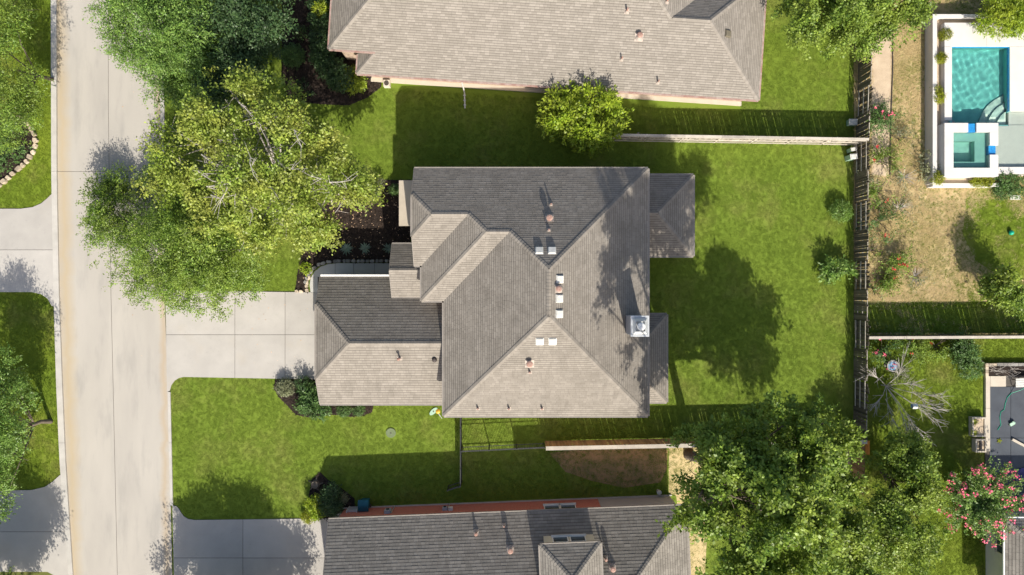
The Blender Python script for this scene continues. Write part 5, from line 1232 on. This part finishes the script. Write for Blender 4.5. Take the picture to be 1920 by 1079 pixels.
# flowering, straggly shrubs along the east side of the fence
RG_ = 'straggly rose shrubs along the right fence'
rose = [(1650,222,30,1.2,'red-flowered rose shrub at the top of the row, by the gravel path'),(1658,300,34,1.0,'sparse rose shrub beside the hot tub level of the fence'),(1650,355,32,1.0,'dry rose shrub on the bare soil below the hot tub level'),(1655,415,36,1.0,'sparse rose shrub on the bare soil, in the middle of the row'),
        (1680,490,42,1.1,'widest rose shrub with scattered red flowers on the dry grass'),(1660,525,28,.9,'low rose shrub just above the shaded strip of the grey fence'),(1660,655,34,1.0,'pink-flowered shrub under the grey cap board fence, by the bird bath'),(1715,655,34,.9,'twiggy green shrub under the grey cap board fence'),(1760,650,24,.8,'small twiggy shrub next to the bushy green shrub')]
for i, (x, y, r, h, lab) in enumerate(rose):
    rt, p, rn = shrub(lab, x, y, r, h, M['lf_elm'] if i % 3 else M['lf_shrub'], 430, 7, .12, .06, .3, 80+i, 'rose_shrub', 'rose shrub', group=RG_, stems=14, gap=-.35, jag=.3, shell=.6, bark=M['bark'])
    k = (5, 2, 1, 1, 5, 1, 5, 2, 1)[i]; top = p[np.argsort(-p[:,2])[:max(60, k)]]; sel = top[rn.choice(len(top), k)]
    pts = (sel[:, None, :] + rn.normal(size=(k, 9, 3))*np.array([.07,.07,.04]) + np.array([0,0,.06])).reshape(-1, 3)
    quads_np('blossom', leafquads(pts, .11, .10, rn), M['pink'] if i in (0, 6) else M['red'], rt)
SC_ = 'straw coloured scrub along the right fence'
for i, (x, y, r, h, lab) in enumerate(((1690,255,30,.8,'pale scrub between the gravel path and the pool planter, upper patch'),(1700,330,30,.7,'pale scrub on the dry grass left of the hot tub'),(1632,330,16,.9,'thin scrub hugging the fence just below the bleached fence corner'),(1690,390,32,.7,'pale scrub on the dry grass below the pool wall corner'),(1640,470,22,.9,'grey scrub against the fence left of the widest rose shrub'),(1720,520,28,.6,'low pale scrub right of the lowest rose shrub'),(1645,545,18,.8,'grey scrub in the fence corner above the shaded strip'),(1685,700,30,.8,'yellowish scrub between the bird bath and the bare shrub'))):
    shrub(lab, x, y, r, h, M['lf_pale'], 190, 6, .10, .045, .35, 120+i, 'scrub', 'scrub', group=SC_, stems=18, gap=-.2, jag=.35, shell=.7, bark=M['bark_w'] if i % 2 else M['bark'])
# agave rosettes: every leaf its own part
def rosette(label, x, y, r, mat, n=22, group=None, base_z=.03, seed=1, up=.35, name='agave'):
    rg = random.Random(seed); b = P(x, y, base_z); R = RW(r, base_z); root = thing(name, b, label, 'spiky plant', group)
    for i in range(n):
        a = i*2.399 + rg.gauss(0,.1); q = .55+.45*(1-i/n); L = R*(q+.1*rg.random()); el = up*(1.1-q)*2.2+.18
        d = Vector((math.cos(a), math.sin(a), 0)); s = Vector((-d.y, d.x, 0)); w = R*.085
        pts = [(0.05,.5),(.4,1.0),(.75,.7),(1,.03)]; vs = []
        for f, ww in pts:
            c = d*L*f + Vector((0,0, L*(el*f - .25*f*f) + .04)); vs += [c - s*w*ww + Vector((0,0,w*.35*ww)), c, c + s*w*ww + Vector((0,0,w*.35*ww))]
        m = MB(); m.add(vs, [t for k in range(3) for t in ((k*3, k*3+1, k*3+4, k*3+3), (k*3+1, k*3+2, k*3+5, k*3+4))])
        ob('leaf', m.mesh('leaf', mat, smooth=True), root)
AG = 'silver agaves in the front mulch bed'
rosette('silver-green agave in the dark mulch, left of three', 650, 467, 14, M['lf_agave'], 24, AG, seed=1)
rosette('silver-green agave in the dark mulch, middle of three', 685, 466, 13, M['lf_agave'], 22, AG, seed=2)
rosette('silver-green agave half hidden by the entry roof, right of three', 728, 466, 12, M['lf_agave'], 20, AG, seed=3)
rosette('spiky yellow-green plant at the upper end of the sand planter box', 1826, 791, 9, M['lf_lime'], 16, None, .33, 4, name='spiky_plant')
rosette('spiky yellow-green plant at the lower end of the sand planter box', 1825, 812, 9, M['lf_lime'], 16, None, .33, 5, name='spiky_plant')

# ---------------------------------------------------------------- scatter: grass, chips, fallen leaves (uncountable)
def pip(poly, X, Y):
    c = np.zeros(len(X), bool); n = len(poly); j = n-1
    for i in range(n):
        xi, yi = poly[i]; xj, yj = poly[j]
        if yi != yj: c ^= ((yi > Y) != (yj > Y)) & (X < (xj-xi)*(Y-yi)/(yj-yi)+xi)
        j = i
    return c
def sample(poly, dens, rng, excl=EXCL, frame=True):
    xs = [p[0] for p in poly]; ys = [p[1] for p in poly]; x0, x1, y0, y1 = min(xs), max(xs), min(ys), max(ys)
    if frame: x0, x1, y0, y1 = max(x0,-60), min(x1,1980), max(y0,-60), min(y1,1140)
    n = int((x1-x0)*(y1-y0)/S/S*dens); X = x0+(x1-x0)*rng.random(n); Y = y0+(y1-y0)*rng.random(n); k = pip(poly, X, Y)
    for e in excl: k &= ~pip(e, X, Y)
    return X[k], Y[k]
def scatter(name, X, Y, z, src, smin, smax, seed=0, label=None):
    me = bpy.data.meshes.new(name); n = len(X); co = np.stack([(X-CX)/S, (CY-Y)/S, np.full(n, z)], 1).astype(np.float32)
    me.vertices.add(n); me.vertices.foreach_set('co', co.ravel()); me.update()
    o = ob(name, me); o['kind'] = 'stuff'
    if label: o['label'] = label
    ng = bpy.data.node_groups.new(name, 'GeometryNodeTree'); ng.interface.new_socket('Geometry', in_out='INPUT', socket_type='NodeSocketGeometry'); ng.interface.new_socket('Geometry', in_out='OUTPUT', socket_type='NodeSocketGeometry')
    N = ng.nodes; Lk = ng.links; gi = N.new('NodeGroupInput'); go = N.new('NodeGroupOutput'); m2p = N.new('GeometryNodeMeshToPoints'); iop = N.new('GeometryNodeInstanceOnPoints'); oi = N.new('GeometryNodeObjectInfo')
    oi.inputs['Object'].default_value = src; oi.inputs['As Instance'].default_value = True
    r1 = N.new('FunctionNodeRandomValue'); r1.data_type = 'FLOAT_VECTOR'; r1.inputs[0].default_value = (-.12,-.12,0); r1.inputs[1].default_value = (.12,.12,6.283); r1.inputs['Seed'].default_value = seed
    r2 = N.new('FunctionNodeRandomValue'); r2.data_type = 'FLOAT'; r2.inputs[2].default_value = smin; r2.inputs[3].default_value = smax; r2.inputs['Seed'].default_value = seed+7
    Lk.new(gi.outputs[0], m2p.inputs[0]); Lk.new(m2p.outputs[0], iop.inputs['Points']); Lk.new(oi.outputs['Geometry'], iop.inputs['Instance'])
    Lk.new(r1.outputs[0], iop.inputs['Rotation']); Lk.new(r2.outputs[1], iop.inputs['Scale']); Lk.new(iop.outputs[0], go.inputs[0])
    md = o.modifiers.new('scatter', 'NODES'); md.node_group = ng; return o
def tuft(mat, blades, h, rad, w, seed, lay=.5):
    rg = random.Random(seed); m = MB()
    for _ in range(blades):
        a = rg.uniform(0, 6.3); r = rad*math.sqrt(rg.random()); b = Vector((r*math.cos(a), r*math.sin(a), -.01)); q = rg.uniform(0, 6.3); d = Vector((math.cos(q), math.sin(q), 0)); s = Vector((-d.y, d.x, 0))*w/2
        hh = h*rg.uniform(.6, 1.1); m1 = b+Vector((0,0,hh*.6))+d*hh*lay*.4; t = b+Vector((0,0,hh))+d*hh*lay*1.3
        m.add([b-s, b+s, m1+s*.8, m1-s*.8, t], [(0,1,2,3), (3,2,4)])
    return bpy.data.objects.new('tuft', m.mesh('tuft', mat))
rng = np.random.default_rng(77)
t_green = tuft(M['lawn'], 22, .050, .10, .012, 1, .9); t_bright = tuft(M['lawn_b'], 22, .055, .10, .013, 2, .9); t_dry = tuft(M['straw'], 20, .07, .13, .010, 3, 1.6)
X, Y = sample(lawn_main, 85, rng)
d1 = np.hypot((X-1150)/112, (Y-874)/44); d2 = np.minimum(np.hypot((X-1296)/38, (Y-1000)/170), np.hypot((X-1575)/34, (Y-878)/60))
keep = rng.random(len(X)) > np.maximum(np.clip(1.3-d1, 0, .72)*(.6+.4*np.sin(X*.13+np.sin(Y*.09)*2)*np.sin(Y*.17)), np.clip(1.4-d2, 0, .75)); X, Y = X[keep], Y[keep]
scatter('grass', X, Y, 0, t_green, .7, 1.25, 1, 'short mown green grass of the lawns')
XA, YA = [], []
for q in (lawn_w1, lawn_w2, lawn_se):
    X, Y = sample(q, 80, rng); XA.append(X); YA.append(Y)
X, Y = sample(lawn_dry, 80, rng)
gr = (np.sin(X*.021+1)+np.sin(Y*.027+2)+np.sin((X+Y)*.045)+np.sin((X-Y)*.06+1))/4 + np.clip((X-1800)/60, 0, 1)*np.clip((Y-370)/40, 0, 1)*1.1 - .35*np.clip((Y-330)/60,0,1)*(X<1790) + .25*(Y>520)
isg = rng.random(len(X)) < np.clip(.40+.6*gr+.8*(Y>566), .08, .97)
XA.append(X[isg]); YA.append(Y[isg])
scatter('grass', np.concatenate(XA), np.concatenate(YA), 0, t_bright, .7, 1.3, 2, 'brighter grass of the neighbouring lawns')
scatter('dry_grass', X[~isg], Y[~isg], 0, t_dry, .7, 1.4, 3, 'tan dry grass of the right hand yard')
cm_ = MB(); cm_.obox((0,0,.01), (.045,0,.008), (0,.016,0), (0,0,.006)); cm_.obox((.05,.04,.012), (.02,.03,0), (-.010,.008,0), (0,0,.006)); chip = bpy.data.objects.new('chip', cm_.mesh('chip', M['chip']))
XA, YA = [], []
for q in (bed_front, bed_north, bed_side, bed_south, bed_west):
    X, Y = sample(q, 130, rng, []); XA.append(X); YA.append(Y)
hide = [(590,494),(770,494),(770,760),(590,760)]
X = np.concatenate(XA); Y = np.concatenate(YA); k = ~pip(hide, X, Y); scatter('mulch_chips', X[k], Y[k], .04, chip, .7, 1.4, 4, 'dark bark chips of the planting beds')
lm = MB(); lm.add([(-.05,0,.012),(0,-.035,.02),(.06,0,.010),(0,.035,.022)], [(0,1,2,3)]); leafo = bpy.data.objects.new('fallen_leaf', lm.mesh('fallen_leaf', M['litter']))
X, Y = sample([(585,370),(765,370),(765,490),(585,490)], 5.5, rng, []); X2, Y2 = sample(bed_front, 3.0, rng, [hide]); X3, Y3 = sample([(455,555),(610,555),(610,705),(455,705)], .8, rng, [])
X4, Y4 = sample([(210,330),(300,330),(312,700),(215,700)], .12, rng, [])
scatter('fallen_leaves', np.concatenate([X,X2]), np.concatenate([Y,Y2]), .055, leafo, .5, 1.2, 5, 'tan leaves fallen on the dark mulch')
X5, Y5 = sample([(215,110),(302,110),(312,560),(222,560)], .35, rng, []); scatter('fallen_leaves', np.concatenate([X4,X5]), np.concatenate([Y4,Y5]), .004, leafo, .5, 1.0, 8, 'scattered leaves on the street under the trees')
scatter('fallen_leaves', X3, Y3, .065, leafo, .4, .9, 6, 'few small leaves on the driveway')
